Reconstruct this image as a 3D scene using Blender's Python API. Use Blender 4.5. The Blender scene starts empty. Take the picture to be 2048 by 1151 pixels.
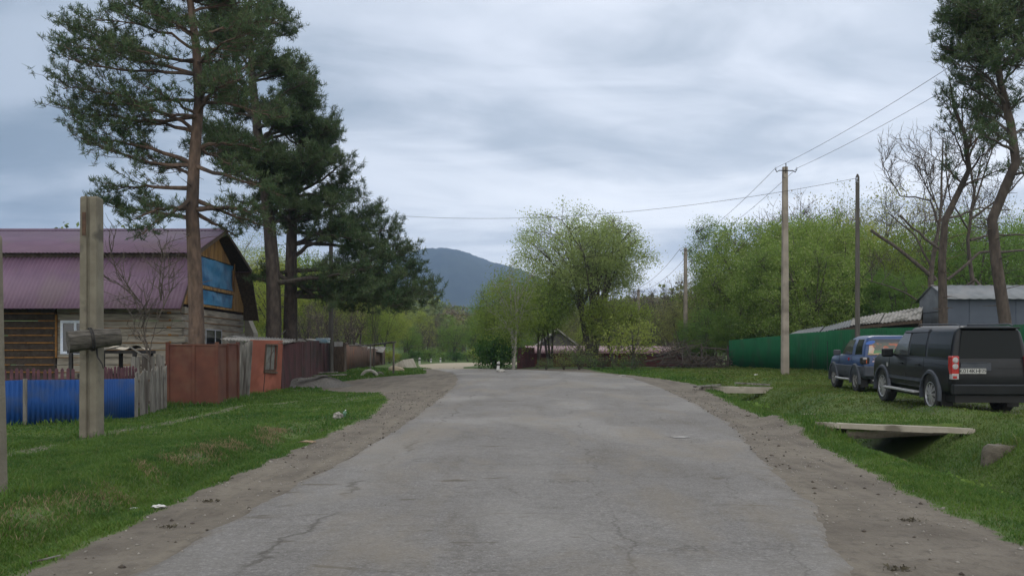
import bpy, bmesh, math, random
import numpy as np
from mathutils import Vector, Matrix
R = math.radians
C = bpy.context.scene.collection
SC = bpy.context.scene
# ---------------------------------------------------------------- camera, sky, sun, exposure
F, HY, CX = 1750.0, 705.0, 1024.0        # focal length and horizon in photo pixels
EYE = 1.55
cd = bpy.data.cameras.new('camera'); cam = bpy.data.objects.new('camera', cd); C.objects.link(cam)
cam.location = (0, 0, EYE); cam.rotation_euler = (R(90), 0, 0)
cd.sensor_width = 36; cd.lens = F/2048*36
cd.shift_y = (HY-575.5)/2048
cd.clip_start = .1; cd.clip_end = 30000
SC.camera = cam
SUN_EL, SUN_AZ = 42, 14
w = bpy.data.worlds.new('World'); SC.world = w; w.use_nodes = True
nt = w.node_tree; N = nt.nodes; L = nt.links
for n in list(N): N.remove(n)
def wn(t, **k):
    n = N.new(t)
    for a, v in k.items(): setattr(n, a, v)
    return n
def wmath(op, a, b=None, c=None):
    n = wn('ShaderNodeMath', operation=op)
    for i, v in enumerate((a, b, c)):
        if v is None: continue
        if isinstance(v, (int, float)): n.inputs[i].default_value = v
        else: L.new(v, n.inputs[i])
    return n.outputs[0]
def wrange(v, a, b, c, d, smooth=True):
    n = wn('ShaderNodeMapRange', interpolation_type='SMOOTHSTEP' if smooth else 'LINEAR')
    L.new(v, n.inputs[0])
    for i, x in enumerate((a, b, c, d)): n.inputs[i+1].default_value = x
    return n.outputs[0]
def wmix(f, a, b):
    n = wn('ShaderNodeMix', data_type='RGBA')
    for s, v in ((n.inputs[0], f), (n.inputs[6], a), (n.inputs[7], b)):
        if isinstance(v, (int, float)): s.default_value = v
        elif isinstance(v, tuple): s.default_value = v + (1,)
        else: L.new(v, s)
    return n.outputs[2]
tc = wn('ShaderNodeTexCoord'); sp = wn('ShaderNodeSeparateXYZ'); L.new(tc.outputs['Generated'], sp.inputs[0])
X_, Y_, Z_ = sp.outputs
zz = wmath('ADD', wmath('MAXIMUM', Z_, 0.0), .10)
cb = wn('ShaderNodeCombineXYZ')
L.new(wmath('MULTIPLY', wmath('DIVIDE', X_, zz), .75), cb.inputs[0]); L.new(wmath('DIVIDE', Y_, zz), cb.inputs[1])
cb.inputs[2].default_value = 3.1
def wnoise(scale, detail, rough, dist, vec):
    n = wn('ShaderNodeTexNoise'); L.new(vec, n.inputs['Vector'])
    for k, v in (('Scale', scale), ('Detail', detail), ('Roughness', rough), ('Distortion', dist)): n.inputs[k].default_value = v
    return n.outputs['Fac']
n1 = wnoise(.62, 7, .55, .5, cb.outputs[0]); n2 = wnoise(1.9, 5, .55, .8, cb.outputs[0])
cl = wmath('ADD', wmath('MULTIPLY', n1, .72), wmath('MULTIPLY', n2, .28))
cl = wrange(cl, .40, .60, 0, 1)
# brighter toward the veiled sun low on the right, dimmer to the left
az = wmath('DIVIDE', X_, wmath('MAXIMUM', wmath('ABSOLUTE', Y_), .05))
side = wrange(az, -.75, .30, 0, 1)
low = wrange(Z_, .02, .32, 1, 0)
dark = wmix(side, (.125, .160, .20), (.245, .290, .345))
brt = wmix(side, (.27, .31, .365), (.54, .57, .63))
brt = wmix(wmath('MULTIPLY', low, side), brt, (.86, .87, .88))
dark = wmix(wmath('MULTIPLY', low, side), dark, (.44, .475, .53))
sky = wmix(cl, dark, brt)
back = wrange(Y_, -.2, .25, 0, 1)           # the half of the sky behind the viewer, unseen, brightened to front-light the scene
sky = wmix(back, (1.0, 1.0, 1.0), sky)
ni = wn('ShaderNodeTexSky', sky_type='NISHITA'); ni.sun_disc = False
ni.sun_elevation = R(SUN_EL); ni.sun_rotation = R(SUN_AZ); ni.air_density = 1.2; ni.dust_density = 2.0
bg1 = wn('ShaderNodeBackground'); L.new(ni.outputs[0], bg1.inputs[0]); bg1.inputs[1].default_value = .006
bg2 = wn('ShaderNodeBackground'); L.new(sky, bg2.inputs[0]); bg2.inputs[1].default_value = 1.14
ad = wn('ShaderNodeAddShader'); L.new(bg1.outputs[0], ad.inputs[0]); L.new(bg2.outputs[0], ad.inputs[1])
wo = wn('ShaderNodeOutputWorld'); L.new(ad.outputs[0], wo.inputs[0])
sd = bpy.data.lights.new('sun', 'SUN'); so = bpy.data.objects.new('sun', sd); C.objects.link(so)
sd.energy = .55; sd.angle = R(25); sd.color = (1, .96, .9)
sdir = Vector((math.sin(R(SUN_AZ))*math.cos(R(SUN_EL)), math.cos(R(SUN_AZ))*math.cos(R(SUN_EL)), math.sin(R(SUN_EL))))
so.rotation_euler = (-sdir).to_track_quat('-Z', 'Y').to_euler(); so.location = (20, 60, 60)
SC.view_settings.view_transform = 'Standard'; SC.view_settings.look = 'None'
SC.view_settings.exposure = .58; SC.view_settings.gamma = 1
SC.cycles.max_bounces = 6; SC.cycles.diffuse_bounces = 3; SC.cycles.transparent_max_bounces = 8
SC.cycles.volume_bounces = 0; SC.cycles.volume_step_rate = 4
SC.cycles.use_denoising = True
# ---------------------------------------------------------------- materials
MATS = {}
def mat(name, c1, c2=None, scale=4, rough=.85, bump=0, bscale=None, stretch=(1, 1, 1), detail=5, metal=0, c3=None, s3=1.0, t3=(.5, .62), spec=.3,
        coat=0, transl=0, rnd=0, lo=.35, hi=.65, coord='Object'):
    if name in MATS: return MATS[name]
    m = bpy.data.materials.new(name); m.use_nodes = True; MATS[name] = m
    t = m.node_tree; n = t.nodes; l = t.links; b = n['Principled BSDF']
    tc = n.new('ShaderNodeTexCoord'); mp = n.new('ShaderNodeMapping'); mp.inputs['Scale'].default_value = stretch
    l.new(tc.outputs[coord], mp.inputs[0])
    def noise(s, d=detail):
        x = n.new('ShaderNodeTexNoise'); x.inputs['Scale'].default_value = s; x.inputs['Detail'].default_value = d
        l.new(mp.outputs[0], x.inputs['Vector']); return x
    def rng(src, a, b_, c, d):
        x = n.new('ShaderNodeMapRange'); l.new(src, x.inputs[0])
        for i, v in enumerate((a, b_, c, d)): x.inputs[i+1].default_value = v
        return x.outputs[0]
    def mix(f, a, b_):
        x = n.new('ShaderNodeMix'); x.data_type = 'RGBA'
        for s, v in ((x.inputs[0], f), (x.inputs[6], a), (x.inputs[7], b_)):
            if isinstance(v, tuple): s.default_value = v + (1,)
            elif isinstance(v, (int, float)): s.default_value = v
            else: l.new(v, s)
        return x.outputs[2]
    b.inputs['Roughness'].default_value = rough; b.inputs['Metallic'].default_value = metal
    b.inputs['Specular IOR Level'].default_value = spec; b.inputs['Coat Weight'].default_value = coat
    col = None
    if c2 is not None:
        n_ = noise(scale); col = mix(rng(n_.outputs['Fac'], lo, hi, 0, 1), c1, c2)
    if c3 is not None:
        n_ = noise(s3); col = mix(rng(n_.outputs['Fac'], t3[0], t3[1], 0, 1), col if col is not None else c1, c3)
    if rnd:
        oi = n.new('ShaderNodeObjectInfo'); hs = n.new('ShaderNodeHueSaturation')
        l.new(rng(oi.outputs['Random'], 0, 1, .5-.035*rnd, .5+.03*rnd), hs.inputs['Hue'])
        l.new(rng(oi.outputs['Random'], 0, 1, 1+.25*rnd, 1-.3*rnd), hs.inputs['Value'])
        if col is None: hs.inputs['Color'].default_value = c1+(1,)
        else: l.new(col, hs.inputs['Color'])
        col = hs.outputs[0]
    if col is None: b.inputs['Base Color'].default_value = c1 + (1,)
    else: l.new(col, b.inputs['Base Color'])
    if bump:
        n_ = noise(bscale or scale*4, 4); bp = n.new('ShaderNodeBump'); bp.inputs['Strength'].default_value = 1; bp.inputs['Distance'].default_value = bump
        l.new(n_.outputs['Fac'], bp.inputs['Height']); l.new(bp.outputs[0], b.inputs['Normal'])
    if transl:
        tr = n.new('ShaderNodeBsdfTranslucent'); ms = n.new('ShaderNodeMixShader'); ms.inputs[0].default_value = transl
        if col is not None: l.new(col, tr.inputs[0])
        else: tr.inputs[0].default_value = c1+(1,)
        l.new(b.outputs[0], ms.inputs[1]); l.new(tr.outputs[0], ms.inputs[2])
        l.new(ms.outputs[0], n['Material Output'].inputs['Surface'])
    return m
# ---------------------------------------------------------------- objects
def tag(o, label=None, cat=None, group=None, kind=None):
    if label: o['label'] = label
    if cat: o['category'] = cat
    if group: o['group'] = group
    if kind: o['kind'] = kind
    return o
def empty(name, loc, label, cat, group=None, rz=0, rx=0):
    o = bpy.data.objects.new(name, None); C.objects.link(o); o.location = loc; o.rotation_euler = (rx, 0, rz); o.empty_display_size = .2
    return tag(o, label, cat, group)
def np_mesh(name, V, Fc, m, parent=None, smooth=False, attr=None):
    """V (n,3); Fc (k,s) all faces of s corners"""
    V = np.asarray(V, np.float32).reshape(-1, 3); Fc = np.asarray(Fc, np.int32)
    me = bpy.data.meshes.new(name); me.vertices.add(len(V)); me.vertices.foreach_set('co', V.ravel())
    k, s = Fc.shape
    me.loops.add(k*s); me.loops.foreach_set('vertex_index', Fc.ravel()); me.polygons.add(k)
    me.polygons.foreach_set('loop_start', np.arange(0, k*s, s, dtype=np.int32))
    if attr:
        for an, av in attr.items():
            a = me.attributes.new(an, 'FLOAT', 'POINT'); a.data.foreach_set('value', np.asarray(av, np.float32))
    me.update(calc_edges=True)
    if smooth: me.polygons.foreach_set('use_smooth', np.ones(k, bool))
    me.materials.append(m)
    o = bpy.data.objects.new(name, me); C.objects.link(o); o.parent = parent
    return o
class MB:
    def __init__(s): s.v = []; s.f = []
    def add(s, vs, fs):
        k = len(s.v); s.v += [tuple(v) for v in vs]; s.f += [tuple(i+k for i in f) for f in fs]; return s
    def box(s, x0, x1, y0, y1, z0, z1, M=None):
        vs = [Vector((x, y, z)) for z in (z0, z1) for y in (y0, y1) for x in (x0, x1)]
        if M is not None: vs = [M @ v for v in vs]
        return s.add(vs, [(0, 2, 3, 1), (4, 5, 7, 6), (0, 1, 5, 4), (2, 6, 7, 3), (0, 4, 6, 2), (1, 3, 7, 5)])
    def bar(s, a, b, w, t=None, up=(0, 0, 1)):
        a = Vector(a); b = Vector(b); t = t or w; d = (b-a); Ln = d.length; d.normalize()
        up = Vector(up)
        if abs(d.dot(up)) > .95: up = Vector((0, 1, 0))
        x = d.cross(up).normalized(); z = x.cross(d)
        vs = [p + x*w/2*i + z*t/2*j for p in (a, b) for j in (-1, 1) for i in (-1, 1)]
        return s.add(vs, [(0, 2, 3, 1), (4, 5, 7, 6), (0, 1, 5, 4), (2, 6, 7, 3), (0, 4, 6, 2), (1, 3, 7, 5)])
    def tube(s, pts, rad, n=8, cap=True):
        pts = [Vector(p) for p in pts]; m = len(pts)
        if not hasattr(rad, '__len__'): rad = [rad]*m
        vs = []; x = None
        for i, p in enumerate(pts):
            d = (pts[min(i+1, m-1)] - pts[max(i-1, 0)])
            d = d.normalized() if d.length > 1e-9 else Vector((0, 0, 1))
            if x is None: x = d.orthogonal().normalized()
            else:
                x = x - d*x.dot(d); x = x.normalized() if x.length > 1e-6 else d.orthogonal().normalized()
            y = d.cross(x)
            for k in range(n):
                a = 2*math.pi*k/n; vs.append(p + (x*math.cos(a)+y*math.sin(a))*rad[i])
        fs = [(i*n+k, i*n+(k+1) % n, (i+1)*n+(k+1) % n, (i+1)*n+k) for i in range(m-1) for k in range(n)]
        if cap: fs += [tuple(range(n-1, -1, -1)), tuple((m-1)*n+k for k in range(n))]
        return s.add(vs, fs)
    def lathe(s, prof, n=24, axis='z', c=(0, 0, 0)):
        vs = []
        for r, h in prof:
            for k in range(n):
                a = 2*math.pi*k/n; p = (r*math.cos(a), r*math.sin(a), h)
                if axis == 'x': p = (p[2], p[0], p[1])
                elif axis == 'y': p = (p[0], p[2], p[1])
                vs.append((p[0]+c[0], p[1]+c[1], p[2]+c[2]))
        m = len(prof)
        fs = [(i*n+k, i*n+(k+1) % n, (i+1)*n+(k+1) % n, (i+1)*n+k) for i in range(m-1) for k in range(n)]
        return s.add(vs, fs)
    def prism(s, poly, a, b):
        """poly of 3-D points, extruded from offset a to offset b"""
        a = Vector(a); b = Vector(b); n = len(poly); P = [Vector(p) for p in poly]
        vs = [p+a for p in P] + [p+b for p in P]
        return s.add(vs, [tuple(range(n)), tuple(range(2*n-1, n-1, -1))] + [(i, i+n, (i+1) % n+n, (i+1) % n) for i in range(n)])
    def build(s, name, m, parent=None, smooth=None, bevel=0):
        me = bpy.data.meshes.new(name); me.from_pydata(s.v, [], s.f); me.materials.append(m)
        bm = bmesh.new(); bm.from_mesh(me); bmesh.ops.recalc_face_normals(bm, faces=bm.faces); bm.to_mesh(me); bm.free()
        if smooth:
            me.polygons.foreach_set('use_smooth', [True]*len(me.polygons)); me.set_sharp_from_angle(angle=R(smooth))
        o = bpy.data.objects.new(name, me); C.objects.link(o); o.parent = parent
        if bevel:
            md = o.modifiers.new('b', 'BEVEL'); md.width = bevel; md.segments = 2; md.limit_method = 'ANGLE'
        return o
def corrugated(P0, U, V, pitch, amp, nrm=None, nv=2, sag=None, per=4):
    """corrugated sheet from corner P0 along U (waves run across U) and V; returns V, F arrays, double layer for thickness"""
    P0 = Vector(P0); U = Vector(U); V = Vector(V); n = U.cross(V).normalized() if nrm is None else Vector(nrm)
    k = max(4, int(round(U.length/pitch*per)))
    vs = []; fs = []
    for j in range(nv+1):
        for i in range(k+1):
            u = i/k; v = j/nv
            p = P0 + U*u + V*v + n*amp*math.sin(2*math.pi*U.length*u/pitch)
            if sag: p = p + n*sag(u, v)
            vs.append(p)
    off = len(vs)
    vs += [p - n*.012 for p in vs]
    for j in range(nv):
        for i in range(k):
            a = j*(k+1)+i; fs.append((a, a+1, a+k+2, a+k+1)); fs.append((a+off, a+k+1+off, a+k+2+off, a+1+off))
    for i in range(k):
        fs.append((i, i+off, i+1+off, i+1)); a = nv*(k+1)+i; fs.append((a, a+1, a+1+off, a+off))
    for j in range(nv):
        a = j*(k+1); b = a+k+1; fs.append((a, b, b+off, a+off)); a += k; b += k; fs.append((a, a+off, b+off, b))
    return vs, fs
# ---------------------------------------------------------------- ground shape
def sm(a, b, x):
    t = np.clip((x-a)/(b-a), 0, 1); return t*t*(3-2*t)
LE = [(4, -2.75), (7, -2.7), (9, -2.65), (12, -2.5), (17, -2.35), (26, -2.3), (33, -2.3), (41, -2.6), (48, -3.3)]
RE = [(4, 2.1), (6.1, 2.4), (9.2, 3.16), (15.2, 4.1), (17.5, 4.55), (25, 5.25), (32.3, 5.65), (42, 5.8), (46, 5.4)]
LS = [(4, -3.5), (8, -3.4), (10.3, -3.5), (13.8, -3.45), (20.5, -3.25), (26, -3.6), (31, -4.6), (35, -7.5), (39, -8.3), (44, -6.6), (48, -4.7), (55, -5.4), (60, -6.4)]
RS = [(4, 3.7), (7, 4.05), (10.6, 4.46), (16.4, 5.35), (28, 6.45), (34, 7.0), (42, 6.5), (46, 6.0), (50, 5.0)]
def ip(T, y): return np.interp(y, [t[0] for t in T], [t[1] for t in T])
def wob(x, y):
    return (np.sin(x*.9+1.3*np.sin(y*.5))*np.cos(y*.7+.4) + .5*np.sin(x*2.3+y*1.1) + .35*np.cos(y*2.9-x*1.7) + .2*np.sin(5.1*x+3*np.sin(4.3*y)))/2
def ditch_c(y): return np.interp(y, [0, 10, 16, 32, 40], [6.6, 6.9, 7.2, 8.35, 9])
def g(x, y):
    x = np.asarray(x, float); y = np.asarray(y, float)
    z = .45*sm(8, 55, y)
    Lm = sm(3.5, 7, -x); Rm = sm(5.9, 8.4, x)
    z = z - (.06+.2*sm(14, 24, y))*Lm*(1-sm(28, 50, y)) + .26*Rm*(1-sm(32, 58, y))
    dc = ditch_c(y); z = z - .66*np.exp(-np.abs((x-dc)/.9)**2.2)*(1-sm(34, 40, y))
    z = z - .2*np.exp(-((x+4.25)/.42)**2)*(1-sm(14, 22, y)) + .09*np.exp(-((x+5.2)/.5)**2)*(1-sm(14, 22, y))
    offroad = np.clip(np.maximum(ip(LS, y)-x, x-ip(RS, y))/.8, 0, 1)
    z = z + .035*wob(x*1.3, y*1.3)*offroad*(1-sm(60, 90, y)) + .012*wob(x*6, y*6)*offroad*(1-sm(25, 40, y)) - .02
    z = z + .17*np.exp(-np.abs((x-5.9)/.55)**3)*sm(15.6, 16.3, y)*(1-sm(19.0, 19.8, y)) + .12*np.exp(-np.abs((x-9.0)/.6)**2)*sm(15.2, 16, y)*(1-sm(19, 20, y))
    near = 1-sm(62, 80, y)*sm(-25, -12, -np.abs(x))*0
    z = z + 15*sm(70, 190, y)*sm(8, 80, -x) + 9*sm(62, 150, y)*sm(14, 60, x) + 14*sm(230, 520, y) + 60*sm(600, 2500, y)
    z = z + (2.5*np.sin(x*.011+1)*np.cos(y*.009)+1.2*np.sin(x*.031+y*.02))*sm(120, 300, y)
    return z
def G(x, y): return float(g(x, y))
def onground(px, Y):
    X = (px-CX)/F*Y; return X, Y, G(X, Y)
def P(px, py, Y): return Vector(((px-CX)/F*Y, Y, EYE-(py-HY)/F*Y))
TRAIL = [(6, -9.3), (14, -7.9), (18.9, -8.3), (21.5, -8.4), (27, -8.4), (30, -6.8), (33, -5.5)]
def dirt(x, y):
    """1 = bare dirt, 0 = grass"""
    j = .12*wob(x*4, y*4)
    d = np.maximum(1-sm(-.15, .3, ip(LS, y)-x+j), 0)*(1-sm(-.15, .35, x-ip(RS, y)+j))
    d = d*(1-sm(58, 66, y))
    tr = .55*(1-sm(.08, .40, np.abs(x-ip(TRAIL, y)) + j*.5))*(y < 33)*sm(2, 4, y)
    worn = .55*np.exp(-((x-10.3)/2.8)**2 - ((y-19)/6.0)**2) + .35*np.exp(-((x-10.5)/3)**2 - ((y-33)/5)**2)
    rut = .5*np.exp(-((x+5)/1.8)**2-((y-29)/3.5)**2)
    bank = .5*np.exp(-((x+4.75+.25*wob(y*.9, y*.2))/.22)**2)*(1-sm(15, 20, y))*sm(-.1, .5, wob(y*1.7, x*.6+3))
    return np.clip(np.maximum.reduce([d, tr, worn, rut, bank]), 0, 1)
# ground sheet
def lines(segs):
    out = []
    for a, b, s in segs: out += list(np.arange(a, b, s))
    return np.array(sorted(set(np.round(out, 3))))
xs = lines([(-6000, -600, 600), (-600, -120, 40), (-120, -30, 6), (-30, -13, .8), (-13, 13, .14), (13, 24, .5), (24, 120, 6), (120, 600, 40), (600, 6001, 600)])
ys = lines([(-40, 2, 3), (2, 26, .14), (26, 48, .4), (48, 110, 1.5), (110, 300, 8), (300, 900, 40), (900, 9000, 400)])
GX_, GY_ = np.meshgrid(xs, ys); GZ = g(GX_, GY_)
V = np.stack([GX_, GY_, GZ], -1).reshape(-1, 3); nx, ny = len(xs), len(ys)
ii = (np.arange(ny-1)[:, None]*nx + np.arange(nx-1)[None, :]).ravel()
Fc = np.stack([ii, ii+1, ii+nx+1, ii+nx], -1)
gm = bpy.data.materials.new('ground'); gm.use_nodes = True; MATS['ground'] = gm
class NT:
    """small node-tree writer"""
    def __init__(s, m):
        s.t = m.node_tree; s.n = s.t.nodes; s.l = s.t.links; s.b = s.n['Principled BSDF']
        s.tc = s.n.new('ShaderNodeTexCoord'); s.vec = s.tc.outputs['Object']
    def put(s, sock, v):
        if isinstance(v, tuple): sock.default_value = v + ((1,) if len(v) == 3 and len(sock.default_value) == 4 else ())
        elif isinstance(v, (int, float)): sock.default_value = v
        else: s.l.new(v, sock)
    def noise(s, sc, d=5, r=.5, dist=0, vec=None, out='Fac'):
        x = s.n.new('ShaderNodeTexNoise'); s.l.new(vec or s.vec, x.inputs['Vector'])
        for k, v in (('Scale', sc), ('Detail', d), ('Roughness', r), ('Distortion', dist)): x.inputs[k].default_value = v
        return x.outputs[out]
    def vor(s, sc, feat='F1', vec=None, out='Distance'):
        x = s.n.new('ShaderNodeTexVoronoi'); x.feature = feat; x.inputs['Scale'].default_value = sc; s.l.new(vec or s.vec, x.inputs['Vector']); return x.outputs[out]
    def mapv(s, scale, vec=None, loc=(0, 0, 0)):
        x = s.n.new('ShaderNodeMapping'); s.l.new(vec or s.vec, x.inputs[0]); x.inputs['Scale'].default_value = scale; x.inputs['Location'].default_value = loc; return x.outputs[0]
    def rng(s, v, a, b, c=0, d=1):
        x = s.n.new('ShaderNodeMapRange'); s.l.new(v, x.inputs[0])
        for i, q in enumerate((a, b, c, d)): x.inputs[i+1].default_value = q
        return x.outputs[0]
    def math(s, op, a, b=0):
        x = s.n.new('ShaderNodeMath'); x.operation = op; s.put(x.inputs[0], a); s.put(x.inputs[1], b); return x.outputs[0]
    def mix(s, f, a, b):
        x = s.n.new('ShaderNodeMix'); x.data_type = 'RGBA'; s.put(x.inputs[0], f); s.put(x.inputs[6], a); s.put(x.inputs[7], b); return x.outputs[2]
    def attr(s, name, out='Fac'):
        x = s.n.new('ShaderNodeAttribute'); x.attribute_name = name; return x.outputs[out]
    def bump(s, h, dist):
        x = s.n.new('ShaderNodeBump'); x.inputs['Distance'].default_value = dist; x.inputs['Strength'].default_value = 1; s.l.new(h, x.inputs['Height']); s.l.new(x.outputs[0], s.b.inputs['Normal'])
    def color(s, c, rough=.9, spec=.2):
        s.put(s.b.inputs['Base Color'], c); s.b.inputs['Roughness'].default_value = rough; s.b.inputs['Specular IOR Level'].default_value = spec
t = NT(gm)
at_ = t.attr('dirt'); fine = t.noise(7, 6, .65); med = t.noise(1.1, 5); spk = t.vor(34)
msk = t.rng(t.math('ADD', at_, t.math('MULTIPLY', t.math('SUBTRACT', fine, .5), .9)), .40, .60)
dirtc = t.mix(t.rng(med, .35, .65), (.098, .083, .066), (.152, .132, .106))
dirtc = t.mix(t.rng(t.noise(1.5, 5, .6, .3, t.mapv((2.2, .22, 1))), .46, .64, 0, .7), dirtc, (.17, .148, .115))
dirtc = t.mix(t.rng(fine, .5, .72, 0, .7), dirtc, (.07, .058, .047))
dirtc = t.mix(t.rng(spk, .0, .16, .55, 0), dirtc, (.26, .245, .225))
grs = t.mix(t.rng(t.noise(.45, 6), .38, .62), (.045, .085, .02), (.085, .125, .03))
grs = t.mix(t.rng(fine, .48, .7, 0, .6), grs, (.085, .085, .038))
t.color(t.mix(msk, grs, dirtc)); t.bump(t.math('ADD', fine, t.math('MULTIPLY', spk, -.3)), .035)
ground = np_mesh('ground', V, Fc, gm, smooth=True, attr={'dirt': dirt(GX_, GY_).ravel()})
tag(ground, kind='structure')
# road sheet
def strip(y0, y1, step):
    rows = []
    for y in np.arange(y0, y1, step): rows.append(((ip(LE, y), y), (ip(RE, y), y)))
    return rows
rows = strip(3.2, 46, .14)
far = [((-3.3, 48), (5.0, 48)), ((-4.0, 52), (3.1, 52)), ((-5.3, 59), (-.2, 56.5)), ((-7.4, 70), (-3.4, 60)), ((-8.8, 82), (-3.7, 69)), ((-7.6, 93), (-2.9, 77)), ((-3.5, 99), (-.8, 84)), ((6, 103), (6, 92)), ((20, 104), (20, 94))]
prev = rows[-1]
for q in far:
    for k in range(1, 13):
        s_ = k/12; rows.append(tuple((prev[e][0]*(1-s_)+q[e][0]*s_, prev[e][1]*(1-s_)+q[e][1]*s_) for e in (0, 1)))
    prev = q
rows = np.array(rows); m_ = 44
jag = np.random.RandomState(4)
ja = np.convolve(jag.randn(len(rows)+8), np.ones(5)/5, 'same')[:len(rows)]; jb = np.convolve(jag.randn(len(rows)+8), np.ones(5)/5, 'same')[:len(rows)]
tt = np.linspace(0, 1, m_)
RX = rows[:, 0, 0:1]*(1-tt) + rows[:, 1, 0:1]*tt; RY = rows[:, 0, 1:2]*(1-tt) + rows[:, 1, 1:2]*tt
RX[:, 0] += ja*.13; RX[:, -1] += jb*.13
RZ = g(RX, RY) + .045 + .012*wob(RX*1.5, RY*.8) - .03*np.abs(tt*2-1)**14
RZ[:, 0] -= .035; RZ[:, -1] -= .035
V = np.stack([RX, RY, RZ], -1).reshape(-1, 3); nr = len(rows)
ii = (np.arange(nr-1)[:, None]*m_ + np.arange(m_-1)[None, :]).ravel()
rm = bpy.data.materials.new('asphalt'); rm.use_nodes = True; MATS['asphalt'] = rm; t = NT(rm)
agg = t.noise(60, 3, .7); big = t.noise(.35, 6, .6); st = t.noise(.9, 6, .6, .6, t.mapv((1, .28, 1)))
warp = t.n.new('ShaderNodeVectorMath'); warp.operation = 'ADD'; t.l.new(t.vec, warp.inputs[0])
wsc = t.n.new('ShaderNodeVectorMath'); wsc.operation = 'SCALE'; wsc.inputs['Scale'].default_value = 1.1; t.l.new(t.noise(1.2, 5, .6, out='Color'), wsc.inputs[0]); t.l.new(wsc.outputs[0], warp.inputs[1])
cr = t.vor(.55, 'DISTANCE_TO_EDGE', warp.outputs[0]); cr2 = t.vor(2.0, 'DISTANCE_TO_EDGE', warp.outputs[0])
c = t.mix(t.rng(big, .35, .65), (.21, .198, .184), (.29, .275, .256))
c = t.mix(t.rng(st, .52, .70, 0, .7), c, (.135, .115, .085))
c = t.mix(t.rng(agg, .3, .7, .6, 0), c, (.07, .065, .062)); c = t.mix(t.rng(t.noise(24, 5, .75), .36, .62, .55, 0), c, (.085, .08, .076)); c = t.mix(t.rng(t.noise(30, 5, .8, vec=t.mapv((1, 1, 1), loc=(5, 1, 2))), .52, .70, 0, .6), c, (.37, .36, .35)); c = t.mix(t.rng(t.noise(5.5, 4, .6), .45, .7, 0, .35), c, (.10, .09, .075))
c = t.mix(t.rng(t.vor(48), 0, .2, .8, 0), c, (.36, .34, .32)); c = t.mix(t.rng(t.vor(21, vec=t.mapv((1, 1, 1), loc=(2, 5, 0))), 0, .1, .7, 0), c, (.06, .055, .05))
c = t.mix(t.math('MULTIPLY', t.rng(cr, 0, .012, .55, 0), t.rng(t.noise(.8, 3), .48, .60)), c, (.07, .062, .05))
c = t.mix(t.math('MULTIPLY', t.rng(cr2, 0, .03, .6, 0), t.rng(t.noise(.5, 3, vec=t.mapv((1, 1, 1), loc=(7, 3, 0))), .55, .66)), c, (.09, .082, .07))
hole = t.rng(t.noise(2.0, 5, .6, .4, t.mapv((.5, 1.5, 1))), .63, .68, 0, .7)
c = t.mix(hole, c, (.085, .07, .05))
mend = t.rng(t.noise(.42, 2, .3, .2, t.mapv((1.3, .6, 1), loc=(11, 2, 0))), .52, .66, 0, .28); c = t.mix(mend, c, (.31, .297, .275))
edg = t.math('ADD', t.attr('edge'), t.math('MULTIPLY', t.math('SUBTRACT', t.noise(2.2, 6, .7), .5), .85)); c = t.mix(t.rng(edg, .16, -.05, 0, .95), c, (.15, .13, .104))
sepr = t.n.new('ShaderNodeSeparateXYZ'); t.l.new(t.vec, sepr.inputs[0])
wv = t.math('MULTIPLY', t.math('SUBTRACT', t.noise(.55, 6, .62), .5), 1.3)
for off_, sl_, wd_, op_ in ((-2.05, .028, .022, .7), (.55, .045, .014, .5), (1.6, .085, .012, .4)):      # long cracks that run with the lanes
    dx_ = t.math('ABSOLUTE', t.math('ADD', t.math('SUBTRACT', sepr.outputs[0], t.math('ADD', t.math('MULTIPLY', sepr.outputs[1], sl_), off_)), wv))
    c = t.mix(t.math('MULTIPLY', t.rng(dx_, 0, wd_*2, op_, 0), t.rng(t.noise(.6, 3, vec=t.mapv((1, 1, 1), loc=(off_*9, 0, 0))), .42, .55)), c, (.06, .052, .042))
dust = t.math('MULTIPLY', t.rng(t.noise(.5, 6, .65, .5, t.mapv((1.4, .5, 1), loc=(3, 8, 0))), .50, .66), .55); c = t.mix(dust, c, (.21, .182, .142))
c = t.mix(t.rng(sepr.outputs[1], 55, 63), c, (.34, .29, .21))      # the road turns to gravel past the bend
t.color(c, .88, .25); t.bump(t.math('ADD', t.math('ADD', t.math('MULTIPLY', agg, 1.6), t.noise(14, 3)), t.math('MULTIPLY', t.rng(cr, 0, .03), .8)), .012)
road = np_mesh('road', V, np.stack([ii, ii+1, ii+m_+1, ii+m_], -1), rm, smooth=True, attr={'edge': (np.minimum(tt, 1-tt)[None]*(rows[:, 1, 0]-rows[:, 0, 0])[:, None]).ravel()}); tag(road, kind='structure')
# ---------------------------------------------------------------- mountain
u = np.linspace(-1500, 1500, 260); v = np.linspace(0, 1, 60); MY = 3000.0
prof = [(-1500, 300), (560, 590), (700, 560), (760, 530), (800, 506), (838, 492), (872, 487), (905, 490), (945, 502), (1000, 519), (1050, 541), (1100, 562), (1135, 576), (1200, 600), (1300, 640), (1450, 668), (1800, 690), (2400, 690)]
prof[0] = (-300, 660); pxs = CX + u/MY*F
Hh = EYE + (HY - np.interp(pxs, [p[0] for p in prof], [p[1] for p in prof]))/F*MY
k_ = np.ones(5)/5; Hh = np.convolve(np.pad(Hh, 2, 'edge'), k_, 'valid')
rs = np.random.RandomState(3)
rough = np.convolve(rs.randn(264), np.ones(2)/2, 'same')[:260]*2.2
VV, UU = np.meshgrid(v, u, indexing='ij')
spur = np.zeros_like(UU)
for a_, b_, s_ in ((.006, 3.1, 1), (.013, 5.3, .5), (.027, 9.1, .25)): spur += s_*np.sin(UU*a_*(1+.3*VV)+b_+3*np.sin(VV*2.1+b_))
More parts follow.
